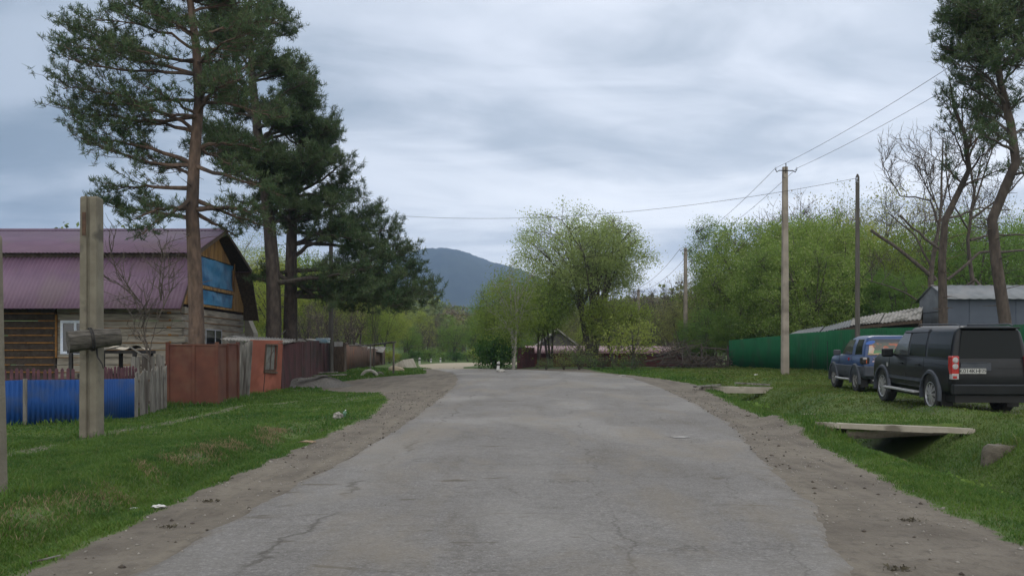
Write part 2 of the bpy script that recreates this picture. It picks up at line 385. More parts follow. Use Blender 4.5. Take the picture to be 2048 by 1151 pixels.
shape = np.sin(np.clip(VV/.62, 0, 1)*math.pi/2)**1.15*(1-sm(.62, 1, VV)*.9)
Zm = (Hh[None, :]-40)*shape + spur*16*np.sin(np.clip(VV, 0, .62)/.62*math.pi) + rough[None, :]*shape + rs.randn(*UU.shape)*1.6 + 20
Ym = MY + (VV-.62)*1900
V = np.stack([UU*Ym/MY, Ym, Zm], -1).reshape(-1, 3)
ii = (np.arange(59)[:, None]*260 + np.arange(259)[None, :]).ravel()
mo = np_mesh('mountain', V, np.stack([ii, ii+1, ii+261, ii+260], -1), mat('mountain_forest', (.008, .016, .012), (.020, .032, .020), .012, .95, detail=8), smooth=True)
tag(mo, kind='structure')
# haze: one closed box of even density
hz = MB().box(-1900, 1900, -60, 4300, -8, 470).build('haze', None or mat('haze_tmp', (1, 1, 1)))
hm = bpy.data.materials.new('haze'); hm.use_nodes = True; n = hm.node_tree.nodes; n.remove(n['Principled BSDF'])
pv = n.new('ShaderNodeVolumePrincipled'); pv.inputs['Color'].default_value = (.42, .62, .95, 1); pv.inputs['Density'].default_value = .00021; pv.inputs['Anisotropy'].default_value = .1
hm.node_tree.links.new(pv.outputs[0], n['Material Output'].inputs['Volume']); hz.data.materials[0] = hm
tag(hz, kind='stuff')
# ---------------------------------------------------------------- tree builders
BARK = mat('bark_grey', (.045, .037, .03), (.09, .078, .064), 9, .95, .02, stretch=(1, 1, .3))
PBARK = mat('bark_pine', (.06, .042, .032), (.125, .085, .062), 7, .95, .03, 22, stretch=(1, 1, .35), c3=(.035, .027, .022), s3=.9)
DBARK = mat('bark_pine_dark', (.04, .032, .027), (.085, .068, .055), 7, .95, .03, 22, stretch=(1, 1, .35), c3=(.03, .025, .021), s3=.9)
BIRCH = mat('bark_birch', (.20, .19, .165), (.32, .30, .265), 5, .9, .01, c3=(.04, .035, .03), s3=7, t3=(.58, .64), stretch=(1, 1, 1.6))
DEAD = mat('bark_dead', (.045, .037, .031), (.09, .075, .06), 10, .95, .02, stretch=(1, 1, .3))
def leafmat(name, a, b, c=None, tr=.35, rnd=0, s=1.1): return mat(name, a, b, s, .7, c3=c, s3=6, t3=(.56, .66), transl=tr, rnd=rnd, spec=.15)
LM = {
 'spring': leafmat('leaves_spring', (.175, .235, .038), (.25, .32, .068), tr=.45, rnd=1),
 'olive': leafmat('leaves_olive', (.165, .20, .058), (.235, .26, .088), tr=.42, rnd=1),
 'green': leafmat('leaves_green', (.105, .19, .038), (.17, .265, .062), tr=.42, rnd=.5),
 'dark': leafmat('leaves_dark', (.03, .085, .018), (.07, .14, .03), rnd=.3),
 'willow': leafmat('leaves_willow', (.22, .29, .085), (.30, .36, .135), tr=.45),
 'willow2': leafmat('leaves_young', (.165, .23, .042), (.23, .29, .066), tr=.45, rnd=.5),
 'bloom': leafmat('leaves_blossom', (.13, .205, .038), (.195, .28, .055), (.40, .42, .20), tr=.4, rnd=.2),
 'haze': leafmat('leaves_bud', (.20, .17, .12), (.27, .23, .15), tr=.3, rnd=1),
 'needle': leafmat('needles_pine', (.040, .074, .030), (.078, .11, .048), (.085, .09, .048), tr=.15, s=.8),
}
def unit(a): return a/np.maximum(np.linalg.norm(a, axis=-1, keepdims=True), 1e-9)
def leaf_arrays(Pn, size, rng, droop=0, aspect=.55):
    """one rhombic leaf per point"""
    n = len(Pn); d = rng.randn(n, 3); d[:, 2] -= droop; d = unit(d); q = unit(np.cross(d, rng.randn(n, 3)))
    s = size*(.6+.8*rng.rand(n, 1))
    V = np.stack([Pn-d*s/2, Pn+q*s*aspect/2, Pn+d*s/2, Pn-q*s*aspect/2], 1).reshape(-1, 3)
    return V, np.arange(n*4).reshape(n, 4)
def needle_arrays(Pn, D, ln, wd, nb, rng):
    """a tuft of nb needle fans round each point, pushed along D"""
    n = len(Pn); P_ = np.repeat(Pn, nb, 0); d = unit(np.repeat(D, nb, 0)*.85 + rng.randn(n*nb, 3)*.75)
    q = unit(np.cross(d, rng.randn(n*nb, 3))); l_ = ln*(.7+.6*rng.rand(n*nb, 1))
    P_ = P_ + rng.randn(n*nb, 3)*.03
    V = np.stack([P_-q*wd/2, P_+q*wd/2, P_+d*l_+q*wd*.2, P_+d*l_-q*wd*.2], 1).reshape(-1, 3)
    return V, np.arange(n*nb*4).reshape(-1, 4)
def curve3(a, b, bend, n=6):
    a = np.array(a, float); b = np.array(b, float); out = []
    for i in range(n+1):
        t = i/n; out.append(a*(1-t)+b*t + np.array(bend)*4*t*(1-t)*.5)
    return np.array(out)
def tree_data(seed, H, rx, z0=.25, tr=.18, limbs=9, clusters=170, per=40, leaf=.16, spread=.42, droop=0, forks=1, twig=.012, top=.5, lump=.35, twigs=0):
    """returns (MB of wood, leaf V, F): tapered trunk with forks, limbs that end in the crown, twigs to leaf clusters"""
    rng = np.random.RandomState(seed); wood = MB(); z0_ = z0*H
    tops = []
    for k in range(forks):
        a = rng.rand()*6.28; r_ = 0 if forks == 1 else rx*.45*(.5+rng.rand()*.6)
        e = np.array([math.cos(a+k*6.28/forks)*r_+rng.randn()*.15, math.sin(a+k*6.28/forks)*r_, H*(.72+.16*rng.rand())])
        base = np.array([rng.randn()*.06*(forks > 1), rng.randn()*.06*(forks > 1), -.3])
        c = curve3(base, e, np.array([rng.randn()*.25, rng.randn()*.25, 0])*H*.08, 9)
        if forks > 1: c = np.array([p if i > 2 else base*(1-i/3)+np.array([c[3][0], c[3][1], c[3][2]])*(i/3) for i, p in enumerate(c)])
        rad = tr*(1.25 if forks == 1 else .75)*(1-np.linspace(0, 1, 10))**.8 + .02
        rad[0] *= 1.35; wood.tube(c, list(rad), 8); tops.append(c)
    # lumpy crown ellipsoid
    cc = np.array([0, 0, z0_ + (H-z0_)*.5]); rz = (H-z0_)*.5
    d = unit(rng.randn(limbs, 3)); d[:, 2] = d[:, 2]*.8 + .15; ends = []
    pts = []
    for k in range(limbs):
        a = 6.28*(k*.382+rng.rand()*.15); el = rng.rand()*1.25-.35
        r_ = (.62+.3*rng.rand())
        e = cc + np.array([math.cos(a)*rx*math.cos(el)*r_, math.sin(a)*rx*math.cos(el)*r_, rz*math.sin(el)*r_])
        c = tops[k % forks]; j = int(np.clip((e[2]-.35*rx)/H*9*(.55+.2*rng.rand())+1, 2, 8)); s_ = c[j]
        if s_[2] > e[2]: s_ = c[max(2, j-2)]
        b = curve3(s_, e, (0, 0, rx*.22*(1 if not droop else 1.4)), 6)
        wood.tube(b, list(np.linspace(tr*.38, twig*1.3, 7)), 5); pts.append(b[2:])
    for c in tops: pts.append(c[4:])
    P_ = np.concatenate(pts)
    lumps = [(unit(rng.randn(3)), .75+.5*rng.rand()) for _ in range(7)]
    Cl = []
    while len(Cl) < clusters:
        q = rng.randn(3); q /= np.linalg.norm(q); r_ = rng.rand()**.42
        f = 1+lump*sum(max(0, q @ l[0]-.6)*l[1] for l in lumps) - lump*.35
        p = cc + q*np.array([rx, rx, rz])*r_*f
        if p[2] < z0_*.8 or p[2] > H*1.05: continue
        Cl.append(p)
    Cl = np.array(Cl)
    D2 = ((Cl[:, None, :]-P_[None])**2).sum(-1) + np.where(P_[None, :, 2] > Cl[:, None, 2]+.2, 4, 0)
    near = D2.argmin(1)
    for c, k in zip(Cl, near):
        b = curve3(P_[k], c, (0, 0, .12*(1+droop)), 3); wood.tube(b, [twig*1.5, twig*1.2, twig, twig*.6], 3, cap=False)
        for _ in range(twigs):
            s_ = b[rng.randint(1, 4)]; e = s_ + unit(rng.randn(3)*.7+np.array([0, 0, .8]))*spread*(1.2+1.3*rng.rand())
            wood.tube([s_, (s_+e)/2+rng.randn(3)*.04, e], [twig*.7, twig*.6, twig*.35], 3, cap=False)
    if per:
        L_ = np.repeat(Cl, per, 0) + rng.randn(len(Cl)*per, 3)*np.array([spread, spread, spread*.75])
        if droop: L_[:, 2] -= np.abs(rng.randn(len(L_)))*droop*.5
        lv = leaf_arrays(L_, leaf, rng, droop*1.2)
    else: lv = None
    return wood, lv
PROTO = {}
def make_tree(key, x, y, label, group=None, cat='tree', name='broadleaf_tree', s=1, rz=None, bark=None, lm='spring', dz=0, sz=None, **kw):
    z = G(x, y)+dz; rz = rz if rz is not None else random.random()*6.28
    if key not in PROTO:
        e = empty(name, (x, y, z), label, cat, group, rz); wood, lv = tree_data(**kw)
        t_ = wood.build('trunk', bark or BARK, e, smooth=60)
        if lv: np_mesh('crown', lv[0], lv[1], LM[lm], e)
        PROTO[key] = e
    else:
        p = PROTO[key]; e = p.copy(); C.objects.link(e); e.name = name; e.location = (x, y, z); e.rotation_euler = (0, 0, rz)
        tag(e, label, cat)
        if group: e['group'] = group
        elif 'group' in e: del e['group']
        for ch in p.children:
            c = ch.copy(); C.objects.link(c); c.parent = e
            if c.name.startswith('crown') and LM[lm] != c.data.materials[0]:
                c.material_slots[0].link = 'OBJECT'; c.material_slots[0].material = LM[lm]
    e.scale = (s, s, sz or s); return e
# ---------------------------------------------------------------- pines
def pine(name_label, trunk_px, Y, boughs, seed, top_extra=(), r0=.24, group=None, crown_density=1.0, filler=None, deadtwigs=14, spacing=.21, tuft=.17):
    """trunk_px: list of (px, py, dY); boughs: (py on trunk, px end, py end, dY end, mass) traced as real limbs at their own depth"""
    rng = np.random.RandomState(seed)
    tp = np.array([P(a, b, Y+c) for a, b, c in trunk_px]); base = tp[0].copy(); base[2] = G(base[0], base[1])-.1
    tp[0] = base; org = Vector(base)
    e = empty('pine_tree', org, name_label, 'pine tree', group)
    # dense trunk polyline
    T = []
    for i in range(len(tp)-1):
        for k in range(4): T.append(tp[i]*(1-k/4)+tp[i+1]*(k/4))
    T.append(tp[-1]); T = np.array(T)
    hh = (T[:, 2]-T[0, 2])/(T[-1, 2]-T[0, 2]); rad = r0*(1-hh)**.7+.025; rad[0] *= 1.3
    o = np.array(org); wood = MB(); limb = MB(); wood.tube(T-o, list(rad), 12)
    def at_z(z):
        i = np.argmin(np.abs(T[:, 2]-z)); return T[i], rad[i]
    TP = []; TD = []
    def tufts(a, b, n, sp):
        for k in range(n):
            t = (k+.5)/n; p = a*(1-t)+b*t + rng.randn(3)*sp; TP.append(p); TD.append(unit(unit(b-a)*.5+np.array([0, 0, .8])+rng.randn(3)*.3))
    def bough(s_, r_, end, mass, bend=None):
        Ln = np.linalg.norm(end-s_); bd = np.array([rng.randn()*.1, rng.randn()*.1, bend if bend is not None else rng.uniform(-.12, .18)])*Ln
        b = curve3(s_, end, bd, 9); b[1:-1] += rng.randn(8, 3)*.02*Ln**.5
        limb.tube(b-o, list(np.linspace(max(.03, r_*.42), .012, 10)), 6)
        ax = unit(end-s_); n_sh = int(Ln/.30*(.8+.4*mass))+4
        for k in range(n_sh):
            t = .22 + .80*(k+rng.rand())/n_sh
            i = min(8, int(t*9)); f = min(1, t*9-i); s0 = b[i]*(1-f)+b[i+1]*f
            side = unit(np.cross(ax, [0, 0, 1]))*(1 if k % 2 else -1)
            ln = Ln*(.30*math.sin(min(1, t*.86+.12)*math.pi)**.7+.07)*(.6+.7*rng.rand())*mass**.5
            d = unit(ax*(.55+.3*rng.rand()) + side*(.75*rng.rand()+.25) + np.array([0, 0, rng.uniform(-.25, .55)]))
            e1 = s0+d*ln; mid = (s0+e1)/2+np.array([0, 0, -.06*ln])
            limb.tube([s0-o, mid-o, e1-o], [.016, .012, .006], 4, cap=False)
            m2 = max(2, int(ln/.22))
            for q in range(m2):
                tt_ = .3+.7*(q+rng.rand())/m2; s1 = s0*(1-tt_)+e1*tt_
                d2 = unit(d*.6+rng.randn(3)*.55+np.array([0, 0, .25])); l2 = (.2+.3*rng.rand())*(.6+.5*mass)
                e2 = s1+d2*l2; limb.tube([s1-o, e2-o], [.008, .005], 3, cap=False)
                tufts(s1+d2*l2*.35, e2, max(1, int(l2/spacing*mass*crown_density+rng.rand())), .045)
            tufts(mid, e1, max(1, int(ln/spacing*.5*mass)), .05)
    for (py, ex, ey, dY, mass) in boughs:
        if 'red' not in name_label and ex < 1000 and ex > 560 and ey < 430: ex -= 34
        zt = EYE-(py-HY)/F*Y; s_, r_ = at_z(zt); end = np.array(P(ex, ey, Y+dY)); bough(s_, r_, end, mass)
    if filler:   # procedural boughs toward and away from the road, between two heights
        z_lo, z_hi, Lf, cnt, fm = filler
        for k in range(cnt):
            t = rng.rand(); z = z_lo+(z_hi-z_lo)*t; s_, r_ = at_z(z); a = 6.28*rng.rand(); ln = Lf*(.55+.45*rng.rand())*(1-.5*t**2)
            end = s_+np.array([math.cos(a)*ln*.8, math.sin(a)*ln, ln*rng.uniform(-.1, .45)]); bough(s_, r_, end, fm)
    for k in range(deadtwigs):   # dead snags under the crown
        t = .18+.5*rng.rand(); s_, r_ = at_z(T[0, 2]+(T[-1, 2]-T[0, 2])*t); a = 6.28*rng.rand(); ln = .3+.9*rng.rand()
        e1 = s_+np.array([math.cos(a)*ln, math.sin(a)*ln, rng.uniform(-.1, .3)*ln]); limb.tube([s_-o, (s_+e1)/2-o+rng.randn(3)*.04, e1-o], [.022, .014, .006], 4)
    tr_ = wood.build('trunk', PBARK if 'red' in name_label else DBARK, e, smooth=60); limb.build('limbs', PBARK if name_label.find('dark') < 0 else BARK, e, smooth=60)
    V, Fc = needle_arrays(np.array(TP)-o, np.array(TD), tuft, .022, 13, rng)
    np_mesh('crown', V, Fc, LM['needle'], e)
    return e
pine('tall red-barked pine whose bare trunk rises behind the rust-red metal gate',
     [(392, 800, 0), (393, 640, 0), (388, 500, 0), (384, 420, 0), (388, 330, .1), (398, 200, .2), (393, 100, .2), (380, 0, .1), (378, -120, 0), (376, -230, 0)], 31,
     [(445, 215, 412, 1.5, 1.0), (425, 262, 440, -1.2, .8), (400, 285, 470, -2, .75), (430, 498, 425, -1.0, .8), (410, 470, 470, 1.2, .7), (420, 520, 430, 1.4, .6), (395, 555, 465, .5, .6),
      (370, 212, 375, 0, .8), (345, 300, 330, 2.5, .8), (320, 160, 276, -.5, .8), (330, 185, 292, 1.2, .9), (300, 520, 300, .6, .8), (330, 545, 380, -1, .8), (290, 480, 345, 2.2, .8),
      (270, 200, 252, 2, .8), (258, 126, 178, -.3, 1.0), (240, 130, 212, 1.0, .8), (235, 250, 205, -2, .8), (210, 200, 210, .5, .6), (200, 560, 235, -1, .9), (180, 520, 130, 1.5, 1.0),
      (150, 140, 92, .5, .95), (140, 136, 118, -1.0, .9), (120, 165, 58, 1.5, 1.0), (95, 190, 40, -.8, 1.0), (80, 230, 12, 1.0, 1.0), (110, 260, 95, -2, .9), (60, 250, -40, 0, 1.0), (60, 545, 42, -.5, 1.0),
      (90, 520, 90, 1.2, 1.1), (30, 530, 5, .8, 1.1), (10, 300, -60, 1, 1.0), (0, 490, -70, 0, 1.1), (-40, 280, -110, 0, 1), (-60, 470, -120, .5, 1), (130, 500, 60, -2, 1.0), (200, 480, 160, -2.2, .9)],
     11, r0=.27, filler=(8.6, 15.5, 3.4, 22, .9), crown_density=1.0)
pine('dark pine with a bowed leaning trunk left of the neighbouring straight one',
     [(545, 790, 0), (548, 640, 0), (546, 540, 0), (538, 440, 0), (528, 350, 0), (515, 260, 0), (505, 160, 0), (500, 60, 0), (500, -60, 0)], 41,
     [(560, 740, 535, -1, .7), (545, 700, 610, 1.5, .8), (420, 470, 400, 1, .7), (390, 610, 380, -1, .8), (420, 600, 470, 1.5, .8), (350, 450, 330, 0, .6), (330, 600, 300, 1, .9),
      (280, 640, 250, 0, 1), (240, 420, 220, 1, .8), (200, 640, 190, 1, 1.1), (170, 600, 125, 0, 1.1), (140, 570, 95, 0, 1), (120, 595, 130, -1, 1), (90, 420, 80, 1, 1), (60, 560, 20, 0, 1), (590, 525, 530, 1, .5), (560, 510, 560, 0, .5), (230, 410, 170, 0, 1), (180, 400, 120, -1, 1), (140, 410, 60, 1, 1.1), (280, 430, 260, -1, .9), (100, 440, 0, 0, 1.1), (60, 560, -40, 1, 1.1), (260, 610, 240, -1, 1.1), (160, 540, 60, -1.5, 1.1), (40, 480, -60, 0, 1.1)],
     12, r0=.36, filler=(9.5, 18, 4.0, 44, 1.1), tuft=.2)
pine('dark pine behind the pink shed with long low limbs sweeping right over the road edge',
     [(580, 790, 0), (581, 640, 0), (582, 540, 0), (584, 440, 0), (592, 340, 0), (610, 250, 0), (622, 190, 0), (630, 150, 0)], 43,
     [(585, 845, 590, -2, 1.1), (600, 785, 612, -3, 1.1), (575, 822, 560, 0, 1.1), (560, 805, 608, 1, 1.0), (530, 812, 495, -1, 1.1), (520, 785, 462, 0, 1.1), (500, 815, 525, 1.5, 1.1), (480, 750, 430, 1, 1.1),
      (540, 500, 560, -1, .6), (555, 640, 570, -2, .8), (450, 735, 400, -1, 1.1), (430, 715, 360, 1, 1.1), (400, 705, 320, 0, 1.1), (390, 515, 400, 0, .8), (370, 695, 290, 1, 1.1), (340, 705, 242, 0, 1.1), (330, 690, 262, 2, 1.1),
      (300, 680, 250, -1, 1), (280, 655, 195, 0, 1.1), (250, 650, 165, 1, 1.1), (230, 600, 150, 0, 1.1), (300, 540, 240, 0, 1), (340, 520, 300, 1, 1), (420, 700, 420, -2.5, 1.1), (470, 720, 480, -2.5, 1.1), (560, 760, 570, 2, 1.1), (500, 650, 480, 2, 1)],
     13, r0=.36, filler=(7.5, 14, 4.2, 36, 1.1), tuft=.2)
# ================================================================ left side
CONC = mat('concrete', (.115, .103, .078), (.165, .15, .115), 3, .95, .008, 30, c3=(.075, .068, .055), s3=2.2, t3=(.58, .68))
LOG = mat('hewn_logs', (.16, .145, .12), (.26, .235, .195), 3, .9, .012, 12, stretch=(.5, .5, 4), c3=(.085, .07, .055), s3=1.3, t3=(.52, .7))
DARKLOG = mat('dark_logs', (.022, .016, .012), (.045, .034, .026), 4, .9, .01)
FOAM = mat('orange_foam', (.20, .095, .025), (.13, .065, .02), 6, .9, .01)
PLANKO = mat('orange_planks', (.22, .125, .04), (.30, .18, .065), 5, .8, .004, stretch=(3, 3, .4), c3=(.14, .075, .03), s3=2)
GREYW = mat('weathered_wood', (.10, .095, .085), (.19, .18, .16), 8, .95, .006, 40, stretch=(2, 2, .3), c3=(.06, .05, .042), s3=2)
BROWNW = mat('brown_wood', (.05, .036, .026), (.095, .068, .048), 8, .95, .006, 40, stretch=(2, 2, .4))
PURP = mat('purple_metal_sheet', (.105, .062, .098), (.128, .076, .116), 1.2, .5, spec=.35, c3=(.118, .078, .10), s3=.5)
TARP = mat('blue_tarpaulin', (.03, .15, .30), (.055, .20, .36), 3, .5, .03, 2.2, c3=(.02, .10, .22), s3=1.5)
WHITE = mat('white_plastic', (.55, .58, .64), (.42, .48, .60), 14, .5)
GLASS = mat('window_glass', (.012, .014, .015), None, rough=.08, spec=.6)
SLATE = mat('asbestos_slate', (.20, .19, .17), (.30, .285, .26), 3, .95, .004, 30, c3=(.10, .095, .08), s3=1.2)
RUSTRED = mat('rust_red_paint', (.072, .025, .016), (.10, .036, .022), 2.2, .8, .003, 20, c3=(.10, .048, .03), s3=1.3, t3=(.5, .66))
PINK = mat('pink_plaster', (.17, .055, .034), (.21, .073, .047), 2, .9, .004, 25, c3=(.25, .085, .055), s3=1.4)
MAROON = mat('maroon_fence_paint', (.058, .022, .024), (.082, .032, .032), 3, .85, .003, 20, c3=(.045, .026, .022), s3=1)
RUSTY = mat('rusty_sheet', (.075, .042, .03), (.11, .068, .048), 4, .85, .003, 20, stretch=(2, 2, .5), c3=(.16, .072, .035), s3=1.4, t3=(.58, .68))
BLUE = mat('blue_fence_paint', (.007, .042, .155), (.010, .052, .19), 1.5, .7, spec=.2, c3=(.02, .05, .14), s3=2.5)
PLUM = mat('plum_pickets', (.06, .028, .035), (.10, .045, .052), 6, .85)
CANVAS = mat('pale_canvas', (.42, .37, .29), (.52, .47, .38), 6, .9, .01, 8)
BLACKM = mat('black_clutter', (.015, .014, .014), (.03, .028, .027), 6, .8)
# ---- log house with gambrel roof
HX0, HX1, HY0, HY1 = -25.0, -13.6, 36.0, 44.3
ZE, ZB, ZR = 3.42, 5.62, 7.2
hg = G(-16, 38)
house = empty('log_house', (HX1, HY0, hg), 'unfinished timber house with purple metal gambrel roof and blue-sheeted gable', 'house')
def hb(mb, name, m, parent=house, **k):
    o = mb.build(name, m, parent, **k)
    if parent == house: o.matrix_parent_inverse = Matrix.Translation(house.location).inverted()
    return o
wl = MB(); wd = MB(); fo = MB(); rr = random.Random(5)
n_log = 12; h_ = (ZE+.15-hg+.2)/n_log
XS = -18.72
for i in range(n_log):
    z0 = hg-.3+i*h_
    wl.box(XS, HX1+(.14 if i % 2 else .0), HY0+rr.uniform(-.02, .02), HY0+.2, z0+.018, z0+h_-.018)
    wd.box(HX0, XS-.06, HY0+rr.uniform(-.02, .02), HY0+.2, z0+.014, z0+h_-.014)
    wl.box(HX1-.2+rr.uniform(-.02, .0), HX1+rr.uniform(-.01, .02), HY0+.21, HY1+(.14 if i % 2 == 0 else 0), z0+.018, z0+h_-.018)
    wl.box(HX0, HX1-.21, HY1-.2, HY1-.01, z0+.018, z0+h_-.018)
    if i > 1:
        x = HX0
        while x < XS-.3:   # squeezed foam, uneven strips
            x2 = min(XS-.1, x+rr.uniform(.5, 2.2))
            if rr.random() < .9: fo.box(x, x2-.02, HY0-.035-rr.random()*.015, HY0+.02, z0-.018-rr.random()*.012, z0+.020+rr.random()*.012)
            x = x2
        x = XS
        while x < HX1-.3:
            x2 = min(HX1-.1, x+rr.uniform(.4, 1.3))
            if rr.random() < .6: fo.box(x, x2-.02, HY0-.028, HY0+.02, z0-.012, z0+.014)
            x = x2
        if rr.random() < .8: fo.box(HX1-.56+rr.uniform(-.06, .06), HX1-.42, HY0-.04, HY0+.01, z0-.015, z0+h_*.22)
        fo.box(HX1-.02, HX1+.028, HY0+.3, HY1-.4, z0-.012, z0+.013)
fo.box(XS-.055, XS+.02, HY0-.06, HY0+.05, hg+1.2, ZE-.3)
hb(wl, 'log_wall', LOG); hb(wd, 'dark_wall', DARKLOG); hb(fo, 'foam_seams', FOAM)
# gable: vertical planks with two sheeted openings
def prof_z(y):
    m = (HY0+HY1)/2; d = abs(y-m); half = (HY1-HY0)/2
    yb = half-1.35
    return ZR-.15-(ZR-ZB)*d/(yb) if d < yb else (ZB-.15)-(ZB-ZE)*(d-yb)/(half-yb+.55)
gp = MB(); k = int((HY1-HY0)/.115); OP = [(38.05, 42.75, 4.52, 5.80), (38.3, 42.6, 3.68, 4.36)]
for i in range(k):
    y0 = HY0+.01+i*(HY1-HY0-.02)/k; y1 = y0+(HY1-HY0-.02)/k-.010; zt = min(prof_z(y0), prof_z(y1)); zs = [(ZE+.16, zt)]
    for (a, b, c, d) in OP:
        if y0 > a and y1 < b: zs = [q for z in zs for q in ((z[0], min(z[1], c)), (max(z[0], d), z[1])) if q[1]-q[0] > .02]
    for (a, b) in zs: gp.box(HX1-.03, HX1+rr.uniform(.0, .012), y0, y1, a, b)
hb(gp, 'gable_planks', PLANKO)
def sheet(y0, y1, z0, z1, x, name, m, par, amp=.03, seed=0):
    r_ = np.random.RandomState(seed); a = np.linspace(y0, y1, 28); b = np.linspace(z0, z1, 14); A, B = np.meshgrid(a, b)
    D = amp*(np.sin(A*2.1+B*3)+.6*np.sin(A*5-B*4+seed)+.4*np.sin(B*9+A)) + r_.randn(*A.shape)*amp*.15
    V = np.stack([x+D, A, B], -1).reshape(-1, 3); ii = (np.arange(13)[:, None]*28+np.arange(27)[None]).ravel()
    o = np_mesh(name, V, np.stack([ii, ii+1, ii+29, ii+28], -1), m, par, smooth=True); o.matrix_parent_inverse = Matrix.Translation(house.location).inverted(); return o
for j, (a, b, c, d) in enumerate(OP):
    sheet(a+.03, b-.03, c+.03, d-.03, HX1-.03, 'blue_sheet', TARP, house, seed=j)
fr = MB()
for (a, b, c, d) in OP:
    fr.box(HX1+.014, HX1+.05, a-.09, a, c-.08, d+.08); fr.box(HX1+.014, HX1+.05, b, b+.09, c-.08, d+.08)
fr.box(HX1+.016, HX1+.06, 38.0, 42.8, 4.37, 4.51)
hb(fr, 'opening_trim', PLANKO)
# roof sheets: corrugated, real waves
XO = -13.1; HM = (HY0+HY1)/2
def roofplane(a, b, name, nrm):
    vs, fs = corrugated((HX0-.5, a[0], a[1]), (XO-HX0+.5, 0, 0), (0, b[0]-a[0], b[1]-a[1]), .17, .016, nrm=nrm, nv=1)
    o = np_mesh(name, vs, fs, PURP, house); o.matrix_parent_inverse = Matrix.Translation(house.location).inverted(); return o
roofplane((34.55, 3.30), (36.35, ZB), 'lower_roof', (0, -.79, .61)); roofplane((36.1, ZB+.06), (HM, ZR), 'upper_roof', (0, -.38, .92))
roofplane((HY1+1.0, 3.30), (HY1-.35, ZB), 'lower_roof', (0, .79, .61)); roofplane((HY1-.1, ZB+.06), (HM, ZR), 'upper_roof', (0, .38, .92))
so_ = MB()   # soffit boards under the overhang and rake boards
for (a, b) in (((34.6, 3.26), (36.35, ZB-.03)), ((36.2, ZB+.02), (HM, ZR-.05)), ((HM, ZR-.05), (HY1-.2, ZB+.02)), ((HY1-.35, ZB-.03), (HY1+.95, 3.26))):
    so_.prism([(0, a[0], a[1]), (0, b[0], b[1]), (0, b[0], b[1]-.05), (0, a[0], a[1]-.05)], (HX1-.3, 0, 0), (XO-.02, 0, 0))
    so_.prism([(0, a[0], a[1]+.02), (0, b[0], b[1]+.02), (0, b[0], b[1]-.14), (0, a[0], a[1]-.14)], (XO-.018, 0, 0), (XO+.012, 0, 0))
hb(so_, 'soffit', BROWNW)
rg = MB(); rg.prism([(0, HM-.22, ZR-.06), (0, HM, ZR+.045), (0, HM+.22, ZR-.06), (0, HM, ZR+.02)], (HX0-.5, 0, 0), (XO, 0, 0)); hb(rg, 'ridge_cap', PURP)
gap = MB().box(HX0, XO-.05, 36.25, 36.30, ZB-.16, ZB+.03); hb(gap, 'eave_board', DARKLOG)
def window(x0, x1, z0, z1, y, fw=.07, mull=True, m=WHITE, side=False, off=.05):
    f = MB()
    def bx(a0, a1, c0, c1, p0=-off, p1=.02):
        if side: f.box(HX1-p1, HX1-p0, a0, a1, c0, c1)
        else: f.box(a0, a1, y+p0, y+p1, c0, c1)
    bx(x0, x0+fw, z0, z1); bx(x1-fw, x1, z0, z1); bx(x0+fw, x1-fw, z0, z0+fw); bx(x0+fw, x1-fw, z1-fw, z1)
    if mull: c = x0+(x1-x0)*.58; bx(c-.05, c+.05, z0+fw, z1-fw)
    o = hb(f, 'window', m)
    gl = MB()
    if side: gl.box(HX1-.01, HX1+.035, x0+fw, x1-fw, z0+fw, z1-fw)
    else: gl.box(x0+fw, x1-fw, y-.03, y, z0+fw, z1-fw)
    p = gl.build('pane', GLASS, o); p.matrix_parent_inverse = Matrix.Translation(house.location).inverted() @ Matrix.Identity(4) if False else Matrix()
    return o
window(-18.56, -17.5, 1.50, 2.88, HY0, fw=.11)
window(38.75, 40.9, 1.5, 2.62, 0, fw=.06, side=True, m=mat('grey_frame', (.22, .23, .25), (.3, .31, .33), 9, .6))
# ---- concrete pole stubs
def stub_pole(px, Y, top, wpx, label, lean=0):
    X, Y, z = onground(px, Y); w = wpx/F*Y*.86; h = top
    e = empty('concrete_pole', (X, Y, z), label, 'concrete pole')
    mb = MB(); rngp = random.Random(int(px))
    # ribbed, rounded section: two flanges with a groove between
    sec = [(-.5, -.32), (-.47, -.42), (-.12, -.45), (-.06, -.34), (.04, -.34), (.10, -.46), (.44, -.44), (.5, -.34), (.5, .3), (.42, .4), (-.42, .4), (-.5, .3)]
    vs = []; n = len(sec); lev = [-.3, 0, h*.25, h*.5, h*.75, h-.03, h]
    for i, zz in enumerate(lev):
        k = w*(1.03-.08*max(0, zz)/h)*(1 if i < 6 else .93)
        for (a, b) in sec: vs.append((a*k+lean*zz+rngp.uniform(-.003, .003), b*k, zz+(rngp.uniform(-.015, .015) if i == 6 else 0)))
    fs = [(i*n+k, i*n+(k+1) % n, (i+1)*n+(k+1) % n, (i+1)*n+k) for i in range(len(lev)-1) for k in range(n)] + [tuple(range((len(lev)-1)*n, len(lev)*n))]
    mb.add(vs, fs); mb.build('shaft', CONC, e); return e, X, Y, z, w
sp_, sx, sy, sz_, sw = stub_pole(184, 17.0, 4.66, 43, 'short thick concrete pole on the left verge with a log strapped across it')
tie = MB(); tie.box(sx-sx-.09, -.02, -.215, -.20, 3.9, 4.35, None); tie.build('stain_plate', mat('rusty_iron', (.05, .03, .02), (.09, .05, .03), 8, .8), sp_)
lg = empty('wooden_log', (sx, sy-.34, 0), 'grey cracked log end wired across the concrete pole', 'log'); lg.location.z = 1.55+(705-682)/F*16.6
m_ = MB(); pts = [(-.14, -.30, -.01), (.10, -.16, .03), (.35, .02, .07), (.60, .22, .10)]
nn = 18; rl = random.Random(8); vs = []
